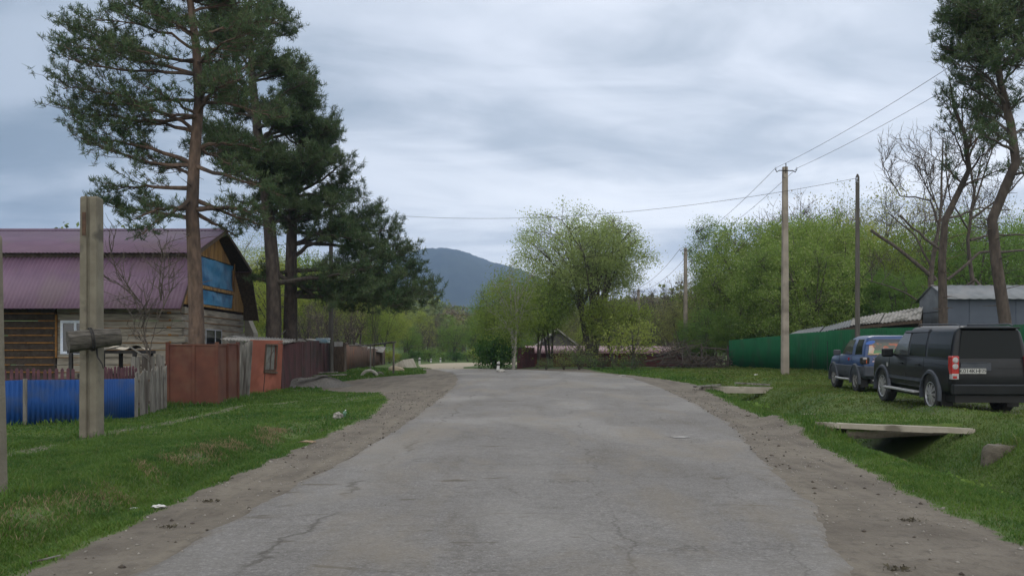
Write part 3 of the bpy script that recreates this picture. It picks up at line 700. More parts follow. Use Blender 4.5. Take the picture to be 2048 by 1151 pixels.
ax = (Vector(pts[-1])-Vector(pts[0])).normalized(); q1 = ax.cross(Vector((0, 0, 1))).normalized(); q2 = q1.cross(ax)
rr0 = [1+rl.uniform(-.09, .07) for _ in range(nn)]
for j, p in enumerate(pts):
    for k in range(nn):
        a = 6.283*k/nn; r_ = (.205-.012*j)*rr0[k]*(1+rl.uniform(-.02, .02)); vs.append(Vector(p)+q1*math.cos(a)*r_+q2*math.sin(a)*r_)
m_.add(vs, [(i*nn+k, i*nn+(k+1) % nn, (i+1)*nn+(k+1) % nn, (i+1)*nn+k) for i in range(3) for k in range(nn)]+[tuple(range(nn)), tuple(range(3*nn, 4*nn))])
m_.build('log_body', mat('log_grey', (.045, .041, .035), (.11, .10, .085), 6, .95, .02, 25, stretch=(1, 1, 6)), lg)
m_ = MB()
for f_, r_ in ((.42, .215), (.46, .213)):
    c_ = Vector(pts[0]).lerp(Vector(pts[-1]), f_); m_.tube([c_+q1*math.cos(a)*r_+q2*math.sin(a)*r_ for a in np.linspace(0, 6.283, 20)], .014, 5)
m_.tube([(.22, .05, -.1), (.27, .0, -.3), (.36, -.02, -.42), (.38, 0, -.52)], [.02, .018, .012, .01], 6)
m_.build('wire_strap', BLACKM, lg)
stub_pole(-6, 9.3, 2.8, 36, 'narrow slice of a grey concrete pole at the far left edge', lean=-.018)
# ---- fences; each on a base line between two points
def fence_line(a, b):
    a = Vector((a[0], a[1], 0)); b = Vector((b[0], b[1], 0)); d = b-a; return a, d, d.length, d.normalized()
fe = empty('blue_fence', (-11.0, 20.2, G(-11, 20.2)), 'low bright blue corrugated metal fence in front of the timber house', 'fence')
inv = Matrix.Translation(fe.location).inverted()
for (p0, p1, Y0, Y1, h0, h1) in ((-40, 47, 20.0, 20.3, 1.05, 1.05), (53, 158, 20.3, 20.9, 1.05, 1.05), (158, 270, 20.92, 23.3, 1.05, 1.06)):
    A = Vector(onground(p0, Y0)); B = Vector(onground(p1, Y1)); A.z -= .05; B.z -= .05
    vs, fs = corrugated(A, B-A, (0, 0, h0+.05), .105, .02, nv=1)
    vs = [v + Vector((0, 0, 0)) for v in vs]; o = np_mesh('panel', vs, fs, BLUE, fe); o.matrix_parent_inverse = inv
for px, Y in ((50, 20.26), (272, 23.4)):
    X, Y, z = onground(px, Y); o = MB().box(X-.035, X+.035, Y-.03, Y+.03, z-.2, z+1.08).build('post', GREYW, fe); o.matrix_parent_inverse = inv
def picket_fence(name, label, pts, h, wd_, gap_, m, top_var=.05, rail=True, missing=0, seed=1, lean=0, cat='fence', posts=None):
    """pts: list of (px, Y); pickets follow the ground"""
    r_ = random.Random(seed); P0 = [Vector((onground(a, b)[0], b, 0)) for a, b in pts]
    e = empty(name, (P0[0].x, P0[0].y, G(P0[0].x, P0[0].y)), label, cat); iv = Matrix.Translation(e.location).inverted()
    mb = MB(); rb = MB()
    for a, b in zip(P0[:-1], P0[1:]):
        d = b-a; n = int(d.length/(wd_+gap_)); u = d.normalized(); nn_ = Vector((-u.y, u.x, 0))
        for i in range(n):
            if r_.random() < missing: continue
            c = a+u*(i+.5)*(wd_+gap_); z = G(c.x, c.y); hh = h+r_.uniform(-top_var, top_var); ln = lean+r_.uniform(-.02, .02)*hh
            A = c-u*wd_/2; B = c+u*wd_/2; s_ = u*ln
            mb.prism([A+Vector((0, 0, z-.05)), B+Vector((0, 0, z-.05)), B+s_+Vector((0, 0, z+hh-.02)), (A+B)/2+s_+Vector((0, 0, z+hh+.02*(wd_ < .1))), A+s_+Vector((0, 0, z+hh-.02))], -nn_*.012, nn_*.012)
        for f_ in (.28, .8):
            rb = MB().bar(a+Vector((0, 0, G(a.x, a.y)+h*f_))+nn_*.035, b+Vector((0, 0, G(b.x, b.y)+h*f_))+nn_*.035, .04, .07)
            if rail: rb.build('rail', BROWNW, e).matrix_parent_inverse = iv
    o = mb.build('pickets', m, e); o.matrix_parent_inverse = iv
    return e, iv
picket_fence('picket_fence', 'dark plum picket fence rising behind the low blue fence', [(-30, 21.6), (160, 22.4), (276, 24.6)], 1.30, .075, .05, PLUM, .03, seed=2)
picket_fence('picket_fence', 'weathered uneven grey pickets between the blue fence and the rust-red gate', [(271, 23.6), (300, 24.6), (334, 26.6)], 1.18, .06, .035, GREYW, .12, missing=.08, seed=3)
picket_fence('board_fence', 'pale grey upright boards standing behind the uneven pickets', [(262, 26.6), (334, 27.3)], 1.62, .13, .015, GREYW, .05, seed=4)
# junk bench
jb_ = empty('workbench', (-13.6, 27.5, G(-13.6, 27.5)), 'dark cluttered bench with pale sheets under the house window', 'bench'); iv = Matrix.Translation(jb_.location).inverted()
m_ = MB(); a, b = P(150, 700, 27.5), P(288, 702, 27.5); m_.box(a.x, b.x, 27.0, 28.4, a.z-.10, a.z)
for x in (a.x+.1, (a.x+b.x)/2, b.x-.1):
    for y in (27.05, 28.3): m_.box(x-.05, x+.05, y-.05, y+.05, G(x, y)-.05, a.z-.1)
m_.box(a.x+.4, b.x-.25, 27.2, 28.2, -.05, .62); m_.box(a.x+.25, a.x+1.1, 27.15, 28.1, .65, .9)
m_.build('bench_frame', BLACKM, jb_).matrix_parent_inverse = iv
cl_ = empty('canvas_sheet', (b.x-1, 27.6, a.z), 'crumpled pale sheets and boards lying on the cluttered bench', 'sheet')
xs_ = np.linspace(P(196, 0, 27.4).x, P(286, 0, 27.4).x, 26); ys_ = np.linspace(26.95, 28.3, 8); A, B = np.meshgrid(xs_, ys_)
Zc = a.z+.06+.05*np.sin(A*4)*np.cos(B*5)+.04*np.sin(A*9+B*3)+.02
V = np.stack([A, B, Zc], -1).reshape(-1, 3); ii = (np.arange(7)[:, None]*26+np.arange(25)[None]).ravel()
np_mesh('cloth', V, np.stack([ii, ii+1, ii+27, ii+26], -1), CANVAS, cl_, smooth=True).matrix_parent_inverse = Matrix.Translation(cl_.location).inverted()
m_ = MB(); m_.bar(P(262, 694, 26.9), P(296, 716, 26.8), .05, .03); m_.bar(P(258, 692, 26.95), P(288, 712, 26.9), .04, .03); m_.bar(P(205, 700, 26.9), P(250, 690, 26.9), .12, .03)
m_.build('boards', GREYW, cl_).matrix_parent_inverse = Matrix.Translation(cl_.location).inverted()
# ---- rust-red gate panels
gt = empty('metal_gate', (-10.5, 27.3, G(-10.5, 27.3)), 'tall rust-red sheet metal gate leaves beside the grey pickets', 'gate'); iv = Matrix.Translation(gt.location).inverted()
def panel(p0, Y0, p1, Y1, h, name, m, par, iv, lift=.06, th=.02, frame=True, tilt=0):
    A = Vector(onground(p0, Y0)); B = Vector(onground(p1, Y1)); u = (B-A).normalized(); n_ = Vector((-u.y, u.x, 0)).normalized()
    zA, zB = A.z+lift, B.z+lift; t0 = h+G(*A.xy)+0; t1 = h+G(*B.xy)
    mb = MB(); mb.prism([(A.x, A.y, zA), (B.x, B.y, zB), (B.x+tilt, B.y, t1), (A.x+tilt, A.y, t0)], n_*0, n_*th)
    o = mb.build(name, m, par); o.matrix_parent_inverse = iv
    if frame:
        fb = MB(); k = -n_*.012
        for q in ((Vector((A.x, A.y, zA)), Vector((A.x+tilt, A.y, t0))), (Vector((B.x, B.y, zB)), Vector((B.x+tilt, B.y, t1)))): fb.bar(q[0]+k, q[1]+k, .05, .03)
        fb.bar(Vector((A.x+tilt, A.y, t0-.02))+k, Vector((B.x+tilt, B.y, t1-.02))+k, .03, .05)
        f = fb.build('frame', RUSTRED, o); 
    return o
for (p0, Y0, p1, Y1, h) in ((337, 27.3, 386, 27.4, 1.93), (388.5, 27.4, 433, 27.5, 1.93), (435, 27.55, 453, 28.7, 1.93), (455, 28.75, 474, 30.0, 1.95)):
    panel(p0, Y0, p1, Y1, h, 'leaf', RUSTRED, gt, iv)
for p0, Y0 in ((335.5, 27.3), (434, 27.53), (475.5, 30.1)):
    A = Vector(onground(p0, Y0)); MB().box(A.x-.05, A.x+.05, A.y-.05, A.y+.05, A.z-.2, A.z+2.0).build('post', RUSTRED, gt).matrix_parent_inverse = iv
# ---- pink shed
ps = empty('pink_shed', (-9.4, 32.3, G(-9.4, 32.3)), 'small leaning salmon-pink shed with a tiny window and a wavy slate roof', 'shed'); iv = Matrix.Translation(ps.location).inverted()
zg = G(-9.4, 32.5)-.05; ZT = P(505, 679, 32.3).z
xa0, xa1 = P(494, 0, 32.3).x, P(505, 0, 32.3).x; xb0, xb1 = P(561, 0, 34).x, P(566, 0, 34).x
yA, yB = 32.3, 34.0
def wpt(u, v):   # u along the front wall, v up
    x = (xa0*(1-u)+xb0*u)*(1-v)+(xa1*(1-u)+xb1*u)*v; return Vector((x, yA*(1-u)+yB*u, zg+(ZT-zg)*v))
m_ = MB(); nrm = Vector((-(yB-yA), 0, 0)); d_ = (wpt(1, 0)-wpt(0, 0)).normalized(); nf = Vector((d_.y, -d_.x, 0))
u0, u1, v0, v1 = .44, .80, .46, .92
for (a0, a1, b0, b1) in ((0, u0, 0, 1), (u1, 1, 0, 1), (u0, u1, 0, v0), (u0, u1, v1, 1)):
    m_.prism([wpt(a0, b0), wpt(a1, b0), wpt(a1, b1), wpt(a0, b1)], nf*0, -nf*.12)
m_.build('wall', PINK, ps).matrix_parent_inverse = iv
m_ = MB(); q = [wpt(u0, v0), wpt(u1, v0), wpt(u1, v1), wpt(u0, v1)]
for i in range(4): m_.bar(q[i]+nf*.02, q[(i+1) % 4]+nf*.02, .05, .05)
m_.bar(wpt(u0-.02, v0-.03)+nf*.04, wpt(u1+.03, v0-.05)+nf*.04, .06, .08)
m_.bar(wpt(.61, v0)+nf*.02, wpt(.62, v1)+nf*.02, .03, .03)
wf = m_.build('window_frame', BROWNW, ps); wf.matrix_parent_inverse = iv
m_ = MB(); m_.prism(q, -nf*.07, -nf*.08); m_.build('pane', mat('dusty_glass', (.12, .12, .11), (.2, .2, .18), 5, .4), wf)
m_ = MB(); m_.bar(wpt(.5, v0+.06)-nf*.05, wpt(.74, v1-.1)-nf*.05, .04, .02); m_.build('lath', GREYW, wf)
m_ = MB(); m_.bar(wpt(.46, 0)+nf*.01, wpt(.47, v0-.04)+nf*.01, .022, .012); m_.build('door_seam', BLACKM, ps).matrix_parent_inverse = iv
m_ = MB()   # body behind
m_.prism([wpt(0, 0)-nf*.13, wpt(1, 0)-nf*.13, wpt(1, .97)-nf*.13, wpt(0, .97)-nf*.13], Vector((0, 0, 0)), Vector((-1.0, 2.0, 0)))
m_.build('side_boards', GREYW, ps).matrix_parent_inverse = iv
vs, fs = corrugated(Vector((xa1-.95, 31.5, ZT+.0)), Vector((xb1-xa1+1.05, 2.55, -.10)), Vector((-.2, 2.4, .18)), .15, .03, nv=1)
np_mesh('roof', vs, fs, SLATE, ps).matrix_parent_inverse = iv
m_ = MB()   # leaning planks left of the shed
for i, (p0, p1, tp_) in enumerate(((476, 480, 690), (481, 488, 689), (487, 493, 684), (491, 497, 682), (496, 502, 681))):
    y = 31.2+i*.15; lo_ = P(p0-1, 795-i*3, y); lo_.z = G(lo_.x, y)-.03; m_.bar(lo_, P(p1, tp_, y+.1), .13, .025, up=(0, 1, 0))
pk = m_.build('plank_wall', GREYW, None); tag(pk, 'leaning grey planks closing the gap between the red gate and pink shed', 'planks')
m_ = MB(); m_.box(-10.5, -8.9, 33.1, 33.15, 0, 1.4); 
# ---- maroon fence, then rusty sheet fence further back
mf = empty('board_fence', (-7.7, 37, G(-7.7, 37)), 'dark maroon board fence with a slate coping, right of the pink shed', 'fence'); iv = Matrix.Translation(mf.location).inverted()
m_ = MB(); r_ = random.Random(3); prevp = None
pl = [Vector(onground(a, b)) for a, b in ((563, 34.3), (600, 40.0), (632, 45), (664, 51.5))]
for a, b in zip(pl[:-1], pl[1:]):
    d = b-a; d.z = 0; n = int(d.length/.16); u = d.normalized(); n_ = Vector((-u.y, u.x, 0))
    for i in range(n):
        c = a+u*(i*.16); c2 = c+u*.155; z = G(c.x, c.y); j = r_.uniform(-.01, .01)
        m_.prism([(c.x, c.y, z-.05), (c2.x, c2.y, z-.05), (c2.x, c2.y, z+1.82+j), (c.x, c.y, z+1.82+j)], n_*j, n_*(.02+j))
m_.build('boards', MAROON, mf).matrix_parent_inverse = iv
for i, (a, b) in enumerate(zip(pl[:-1], pl[1:])):
    A = a+Vector((-.1, 0, 1.86)); vs, fs = corrugated(A+Vector((-.25, -.1, 0)), b-a+Vector((.1, 0, 0)), Vector((-1.1, .55, .12)), .15, .028, nv=1, sag=lambda u, v: -.05*math.sin(u*3.1))
    if i < 2 or True: np_mesh('coping', vs, fs, SLATE, mf).matrix_parent_inverse = iv
rf_ = empty('rusty_fence', (-10.0, 53, G(-10, 53)), 'rusty brown sheet metal fence beyond the wooden utility pole', 'fence'); iv = Matrix.Translation(rf_.location).inverted()
for (p0, Y0, p1, Y1, h) in ((668, 52, 690, 55, 1.75), (690, 55, 708, 59, 1.7), (708, 59, 722, 64, 1.7), (722, 64, 735, 68, 1.6), (736, 70, 752, 77, 1.5), (752, 77, 770, 85, 1.45)):
    A = Vector(onground(p0, Y0)); B = Vector(onground(p1, Y1)); A.z -= .05
    vs, fs = corrugated(A, B-A, (0, 0, h), .2, .02, nv=1); np_mesh('panel', vs, fs, RUSTY, rf_).matrix_parent_inverse = iv
gx = MB(); A = Vector(onground(676, 49.5)); gx.box(A.x-.42, A.x+.42, A.y-.3, A.y+.3, A.z-.05, A.z+1.62); gx.box(A.x-.5, A.x+.5, A.y-.36, A.y+.36, A.z+1.63, A.z+1.72)
gx.box(A.x-.40, A.x+.36, A.y-.33, A.y-.303, A.z+.1, A.z+1.5)
bxo = gx.build('meter_cabinet', BROWNW, bevel=.01); tag(bxo, 'brown metal cabinet with a flat lid at the foot of the wooden pole', 'cabinet')
sg = MB(); A = P(677, 688, 48.9); sg.box(A.x-.24, A.x+.24, 48.88, 48.92, A.z-.12, A.z+.14); sgp = sg.build('plate_sign', mat('pale_sign', (.3, .3, .3), (.22, .21, .2), 6, .7))
tag(sgp, 'small pale plate above the brown cabinet lid', 'sign'); sg = None
# rear shed with sagging slate roof behind the rusty fence
rs_ = empty('slate_shed', P(738, 738, 74), 'low shed with a collapsing pale slate roof behind the rusty fence', 'shed'); iv = Matrix.Translation(rs_.location).inverted()
m_ = MB(); a = P(705, 740, 76); b = P(765, 740, 80); m_.prism([(a.x, a.y, G(a.x, a.y)-.1), (b.x, b.y, G(b.x, b.y)-.1), (b.x, b.y, 1.75), (b.x-.8, b.y, 1.9), (a.x, a.y, 2.2)], (0, 0, 0), (-.3, 3, 0)); m_.build('wall', BROWNW, rs_).matrix_parent_inverse = iv
vs, fs = corrugated(P(702, 692, 72), P(766, 705, 78)-P(702, 692, 72), P(712, 684, 78)-P(702, 692, 72), .2, .03, nv=3, sag=lambda u, v: -.16*math.sin(u*5)*v)
np_mesh('roof', vs, fs, SLATE, rs_).matrix_parent_inverse = iv
# pipe frame (horizontal rail on a post)
pf = empty('pipe_frame', onground(787, 46.5), 'thin rusty pipe arch standing in the grass by the dirt turnout', 'pipe frame'); iv = Matrix.Translation(pf.location).inverted()
m_ = MB(); A = P(787, 686, 46.5); B = P(698, 690, 50.5); gz = G(A.x, A.y)
m_.tube([(A.x, A.y, gz-.2), (A.x+.01, A.y, A.z)], [.055, .05], 8); m_.build('post', GREYW, pf).matrix_parent_inverse = iv
m_ = MB(); m_.tube([P(792, 683.5, 46.3), A+Vector((-.3, 0, .03)), (A+B)/2+Vector((0, 0, -.05)), B], .045, 8); m_.build('rail', GREYW, pf).matrix_parent_inverse = iv
m_ = MB(); Cc = P(741, 688, 48.6); m_.tube([(Cc.x, Cc.y, G(Cc.x, Cc.y)-.2), (Cc.x, Cc.y, Cc.z)], .04, 8); m_.build('post', GREYW, pf).matrix_parent_inverse = iv
# ---- wooden utility poles (left and right) with the wire between them
WOODP = mat('pole_wood', (.055, .05, .045), (.10, .092, .08), 6, .95, .006, 30, stretch=(2, 2, .2))
def wood_pole(px, Y, pytop, r, label, cone=True):
    X, Y, z = onground(px, Y); h = P(px, pytop, Y).z-z; e = empty('utility_pole', (X, Y, z), label, 'utility pole')
    MB().tube([(0, 0, -.5), (0, 0, h*.5), (0, 0, h-.12), (0, 0, h)], [r, r*.88, r*.74, r*.3], 12).build('shaft', WOODP, e, smooth=40)
    i_ = MB(); i_.tube([(0, -r*.8, h-.35), (-.09, -r*1.1-.05, h-.35), (-.09, -r*1.1-.05, h-.24)], .011, 5); i_.lathe([(0, 0), (.03, .005), (.034, .05), (.02, .08), (0, .085)], 8, c=(-.09, -r*1.1-.05, h-.25)); i_.build('insulator', WHITE, e)
    return Vector((X-.09, Y-r*1.1-.05, z+h-.2))
w1 = wood_pole(662, 48, 412, .135, 'dark thin wooden utility pole rising through the left pines')
w2 = wood_pole(1715, 36, 348, .105, 'dark wooden utility pole with a pointed top behind the blue car')
WIRE = mat('wire', (.02, .02, .02), None, rough=.6)
def wire(a, b, sag, label, r=.010, group=None):
    o = MB().tube([a.lerp(b, t)+Vector((0, 0, -sag*4*t*(1-t))) for t in np.linspace(0, 1, 25)], r, 4).build('power_wire', WIRE); return tag(o, label, 'wire', group)
wire(w1, w2, 1.0, 'single wire crossing high over the road between the two dark wooden poles', .009)
# gravel heap with boards
gh = empty('gravel_heap', onground(632, 37.5), 'grey gravel heap by the maroon fence', 'gravel heap'); X0, Y0, Z0 = gh.location
A, B = np.meshgrid(np.linspace(-1.95, 1.75, 46), np.linspace(-1.5, 1.5, 30)); r_ = np.random.RandomState(2)
Hh_ = .50*np.exp(-((A-.35)/.85)**2-(B/.8)**2)+.34*np.exp(-((A+.9)/.6)**2-((B+.1)/.7)**2); Hh_ = Hh_*(1+.12*np.sin(A*7+B*5)*.5)+r_.rand(*A.shape)*.03-.07
Zg = g(A+X0, B+Y0)-Z0
V = np.stack([A, B, Hh_+Zg], -1).reshape(-1, 3); ii = (np.arange(29)[:, None]*46+np.arange(45)[None]).ravel()
np_mesh('heap', V, np.stack([ii, ii+1, ii+47, ii+46], -1), mat('gravel', (.085, .08, .072), (.135, .125, .112), 14, .95, .02, 40), gh, smooth=True)
m_ = MB(); m_.bar((.0, -.5, .46), (1.3, .0, .50), .2, .04); m_.bar((-.6, -.8, .3), (.4, -.3, .46), .18, .04); m_.bar((.1, .1, .58), (.9, .2, .60), .25, .04)
bo = m_.build('old_boards', GREYW); bo.location = (X0, Y0, Z0); tag(bo, 'dark old boards dropped on top of the gravel heap', 'boards')
# tipped slab, white tyre arc, boulder, marker posts
m_ = MB(); Y = 62
q = [P(772, 741, Y), P(771, 737, Y), P(806, 719, Y-1), P(817, 745, Y-1), P(800, 748, Y-1)]
m_.prism(q, (0, 0, 0), (.5, 1.9, .1)); cs = m_.build('concrete_slab', mat('pale_concrete', (.30, .27, .22), (.38, .35, .29), 3, .95, .01), bevel=.03); tag(cs, 'tipped pale concrete slab beyond the pipe frame', 'concrete slab')
m_ = MB(); A = Vector(onground(741, 45)); m_.tube([A+Vector((math.cos(a)*.42-.05, 0, math.sin(a)*.36-.05)) for a in np.linspace(.15, math.pi-.3, 12)], .075, 8)
ty = m_.build('half_tyre', mat('white_paint_old', (.45, .43, .38), (.3, .28, .24), 6, .9)); tag(ty, 'half-buried whitewashed tyre arch by the rusty fence', 'tyre')
def rock(x, y, r, label, m, name='boulder', seed=1, flat=.7, dz=0):
    rng_ = np.random.RandomState(seed); bm = bmesh.new(); bmesh.ops.create_icosphere(bm, subdivisions=3, radius=1)
    for v in bm.verts:
        p = np.array(v.co); f = 1+.16*math.sin(p[0]*3+seed)+.12*math.sin(p[1]*4+p[2]*3+seed*2)+.06*math.sin(p[2]*9+p[0]*7); v.co = Vector((p[0]*r*f, p[1]*r*f*.8, p[2]*r*f*flat))
    me = bpy.data.meshes.new(name); bm.to_mesh(me); bm.free(); me.materials.append(m); o = bpy.data.objects.new(name, me); C.objects.link(o)
    o.location = (x, y, G(x, y)+dz); me.polygons.foreach_set('use_smooth', [True]*len(me.polygons)); return tag(o, label, 'rock')
rock(*onground(793, 52)[:2], .38, 'tan rounded boulder at the foot of the tipped slab', mat('tan_rock', (.28, .23, .16), (.36, .3, .22), 5, .95, .01), seed=4, dz=.1)
rock(*onground(755, 45.5)[:2], .3, 'grey-green rock half hidden by grass near the tyre arch', mat('dark_rock', (.07, .07, .055), (.11, .10, .08), 5, .95, .01), seed=6)
rock(*onground(1001, 50)[:2], .26, 'pale flat stone on the grass tip at the bend', mat('pale_rock', (.33, .32, .29), (.42, .40, .36), 5, .95, .01), seed=7, flat=.4, dz=.1)
def marker(px, Y, h, label, tilt=0):
    X, Y, z = onground(px, Y); e = empty('road_marker_post', (X, Y, z), label, 'marker post'); e.rotation_euler = (0, tilt, 0)
    MB().prism([(-.09, 0, -.2), (.09, 0, -.2), (.09, 0, h-.06), (.03, 0, h), (-.09, 0, h-.08)], (0, -.06, 0), (0, .06, 0)).build('post_body', mat('white_marker', (.5, .5, .48), (.36, .36, .34), 6, .8), e)
    MB().box(-.094, .094, -.064, .064, h*.55, h*.72).build('black_band', BLACKM, e)
marker(996, 54, .62, 'white roadside marker post on the grass tip at the bend', .05); marker(839, 84, .68, 'white roadside marker post left of the far gravel bend')
marker(881, 101, .6, 'white roadside marker post at the far outside of the gravel bend'); marker(862, 98, .5, 'faint small marker post between the two white ones on the far bend')
# bundle on the coping
m_ = MB(); A = P(644, 681, 46.5); m_.box(A.x-.4, A.x+.35, 46.2, 46.9, A.z-.12, A.z+.05); m_.box(A.x-.3, A.x+.4, 46.3, 46.8, A.z+.05, A.z+.14)
bd = m_.build('plastic_bundle', mat('blue_white_plastic', (.16, .28, .36), (.42, .45, .46), 7, .5), bevel=.04); tag(bd, 'pale blue plastic bundle on the slate coping beside the wooden pole', 'bundle')
m_ = MB(); m_.bar(P(607, 676, 43), P(621, 686, 43), .05, .05); m_.bar(P(563, 668, 41), P(571, 660, 41), .14, .04)
sc_ = m_.build('scrap_sticks', GREYW); tag(sc_, 'loose pale sticks poking above the slate coping', 'sticks')
m_ = MB(); m_.prism([P(489, 636, 46), P(493, 632, 46), P(507, 665, 46), P(507, 678, 46), P(489, 676, 46)], (0, 0, 0), (-.2, 1.5, 0)); cn = m_.build('canvas_lean_to', mat('grey_canvas', (.17, .155, .125), (.22, .20, .165), 3, .9, .01)); tag(cn, 'grey slanted sheet leaning on the back corner of the house', 'sheet')
# ================================================================ right side
GREEN = mat('green_fence_paint', (.008, .066, .027), (.012, .084, .034), 1.5, .75, spec=.12, c3=(.018, .062, .03), s3=.8)
GMET = mat('galvanised_dull', (.13, .14, .155), (.18, .19, .205), 1.5, .6, .003, 20, metal=.2, c3=(.10, .105, .115), s3=1)
DGMET = mat('dark_blue_metal', (.045, .055, .075), (.06, .072, .095), 1.2, .6)
LROOF = mat('light_metal_roof', (.13, .14, .145), (.18, .19, .195), 2, .7, c3=(.17, .17, .17), s3=1.1)
# green corrugated fence on short legs
gf = empty('green_fence', (15.1, 50, G(15.1, 50)), 'long dark green corrugated metal fence behind the parked cars', 'fence'); iv = Matrix.Translation(gf.location).inverted()
FP = [(14.9, 60, .13, 1.86), (15.05, 54, .16, 1.86), (15.2, 48, .16, 1.90), (15.35, 42.5, .12, 2.0), (15.42, 36, .08, 1.98), (15.45, 30, .05, 1.96), (15.45, 22, .05, 1.95)]
for a, b in zip(FP[:-1], FP[1:]):
    A = Vector((a[0], a[1], G(a[0], a[1])+a[2])); B = Vector((b[0], b[1], G(b[0], b[1])+b[2]))
    vs, fs = corrugated(A, B-A, (0, 0, (a[3]+b[3])/2), .22, .03, nv=1); np_mesh('panel', vs, fs, GREEN, gf).matrix_parent_inverse = iv
leg = MB()
for y in np.arange(22.5, 60, 2.0):
    x = float(np.interp(y, [22, 36, 48, 60], [15.5, 15.47, 15.25, 14.95])); z = G(x, y); leg.box(x-.03, x+.03, y-.03, y+.03, z-.2, z+1.6)
    if y < 57: o = leg.build('post', BLACKM, gf); o.matrix_parent_inverse = iv; leg = MB()
# grey metal building
gb = empty('metal_shed', (22.4, 45, G(22.4, 45)), 'dark grey metal building with a low pale gabled roof behind the right-hand pines', 'building'); iv = Matrix.Translation(gb.location).inverted()
x0, x1, y0, y1 = 22.35, 36, 45, 48.0; zE, zR = P(1893, 593, 45).z, P(1867, 571, 46.5).z; z0 = G(22, 45)-.3
m_ = MB(); m_.prism([(x0, y0, z0), (x0, y1, z0), (x0, y1, zE), (x0, (y0+y1)/2, zR), (x0, y0, zE)], (0, 0, 0), (.06, 0, 0)); m_.build('gable_wall', GMET, gb).matrix_parent_inverse = iv
m_ = MB(); m_.box(x0+.065, x1, y0+.003, y0+.06, z0, zE-.01); m_.box(x0+.065, x1, y1-.06, y1-.003, z0, zE-.01)
for x in np.arange(x0+1.2, x1, 2.4): m_.box(x-.03, x+.03, y0-.022, y0+.0, z0, zE-.05)
m_.build('front_wall', DGMET, gb).matrix_parent_inverse = iv
ym = (y0+y1)/2
for (ya, yb) in ((y0-.35, ym), (y1+.35, ym)):
    zA = zE-.35*(zR-zE)/(ym-y0)+.03
    vs, fs = corrugated((x0-.12, ya, zA), (x1-x0+.5, 0, 0), (0, yb-ya, zR+.03-zA), .5, .012, nrm=(0, 0, 1), nv=2); np_mesh('roof', vs, fs, LROOF, gb).matrix_parent_inverse = iv
m_ = MB(); m_.box(x0-.03, x0-.002, y0+.55, y0+.75, zE-1.5, zE-1.25); m_.box(x0-.015, x0-.002, y0+.02, y1-.02, zE-.75, zE-.72); m_.build('gable_trim', BLACKM, gb).matrix_parent_inverse = iv
# open lean-to with a sagging slate roof behind the green fence
ol = empty('slate_lean_to', (17, 48, G(17, 48)), 'long open lean-to with a sagging patched slate roof behind the green fence', 'shed'); iv = Matrix.Translation(ol.location).inverted()
Npt = [(1578, 670, 52), (1640, 664, 50.5), (1700, 652, 48), (1760, 645, 45.5), (1842, 637, 43)]
Tpt = [(1600, 661, 55), (1650, 653, 54), (1705, 638, 52), (1770, 626, 49), (1846, 613, 46.5)]
for i in range(4):
    a = P(*Npt[i]); b = P(*Npt[i+1]); c = P(*Tpt[i]); d = P(*Tpt[i+1]); k = 40; vs = []; fs = []
    for j in range(2):
        for q in range(k+1):
            t_ = q/k; p = (a.lerp(b, t_) if j == 0 else c.lerp(d, t_)); p.z += .03*math.sin(q*1.6)+(.0 if i % 2 else .05); vs.append(p)
    fs = [(q, q+1, q+k+2, q+k+1) for q in range(k)]; off = len(vs); vs += [v-Vector((0, 0, .03)) for v in vs]; fs += [tuple(x+off for x in reversed(f)) for f in list(fs)] + [(q+1, q, q+off, q+1+off) for q in range(k)]
    np_mesh('roof', vs, fs, LROOF if i < 2 else SLATE, ol).matrix_parent_inverse = iv
m_ = MB()
for i in range(4): m_.bar(P(*Npt[i])+Vector((.05, .1, -.13)), P(*Npt[i+1])+Vector((.05, .1, -.13)), .12, .16)
for i in range(5): p = P(*Npt[i])+Vector((.05, .2, -.2)); m_.bar(p, (p.x, p.y, G(p.x, p.y)-.1), .14)
m_.build('beams', BROWNW, ol).matrix_parent_inverse = iv
m_ = MB()
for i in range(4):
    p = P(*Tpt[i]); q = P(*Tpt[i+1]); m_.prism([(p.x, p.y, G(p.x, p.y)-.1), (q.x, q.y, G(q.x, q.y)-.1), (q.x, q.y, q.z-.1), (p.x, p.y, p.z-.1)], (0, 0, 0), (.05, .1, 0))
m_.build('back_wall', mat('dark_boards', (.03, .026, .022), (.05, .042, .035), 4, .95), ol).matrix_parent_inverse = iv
m_ = MB(); a = P(1722, 667, 44.5); b = P(1842, 660, 42); m_.prism([(a.x, a.y, a.z-1.6), (b.x, b.y, b.z-1.6), (b.x, b.y, b.z+.08), (a.x, a.y, a.z+.02)], (0, 0, 0), (0, .08, 0)); m_.build('low_wall', SLATE, ol).matrix_parent_inverse = iv
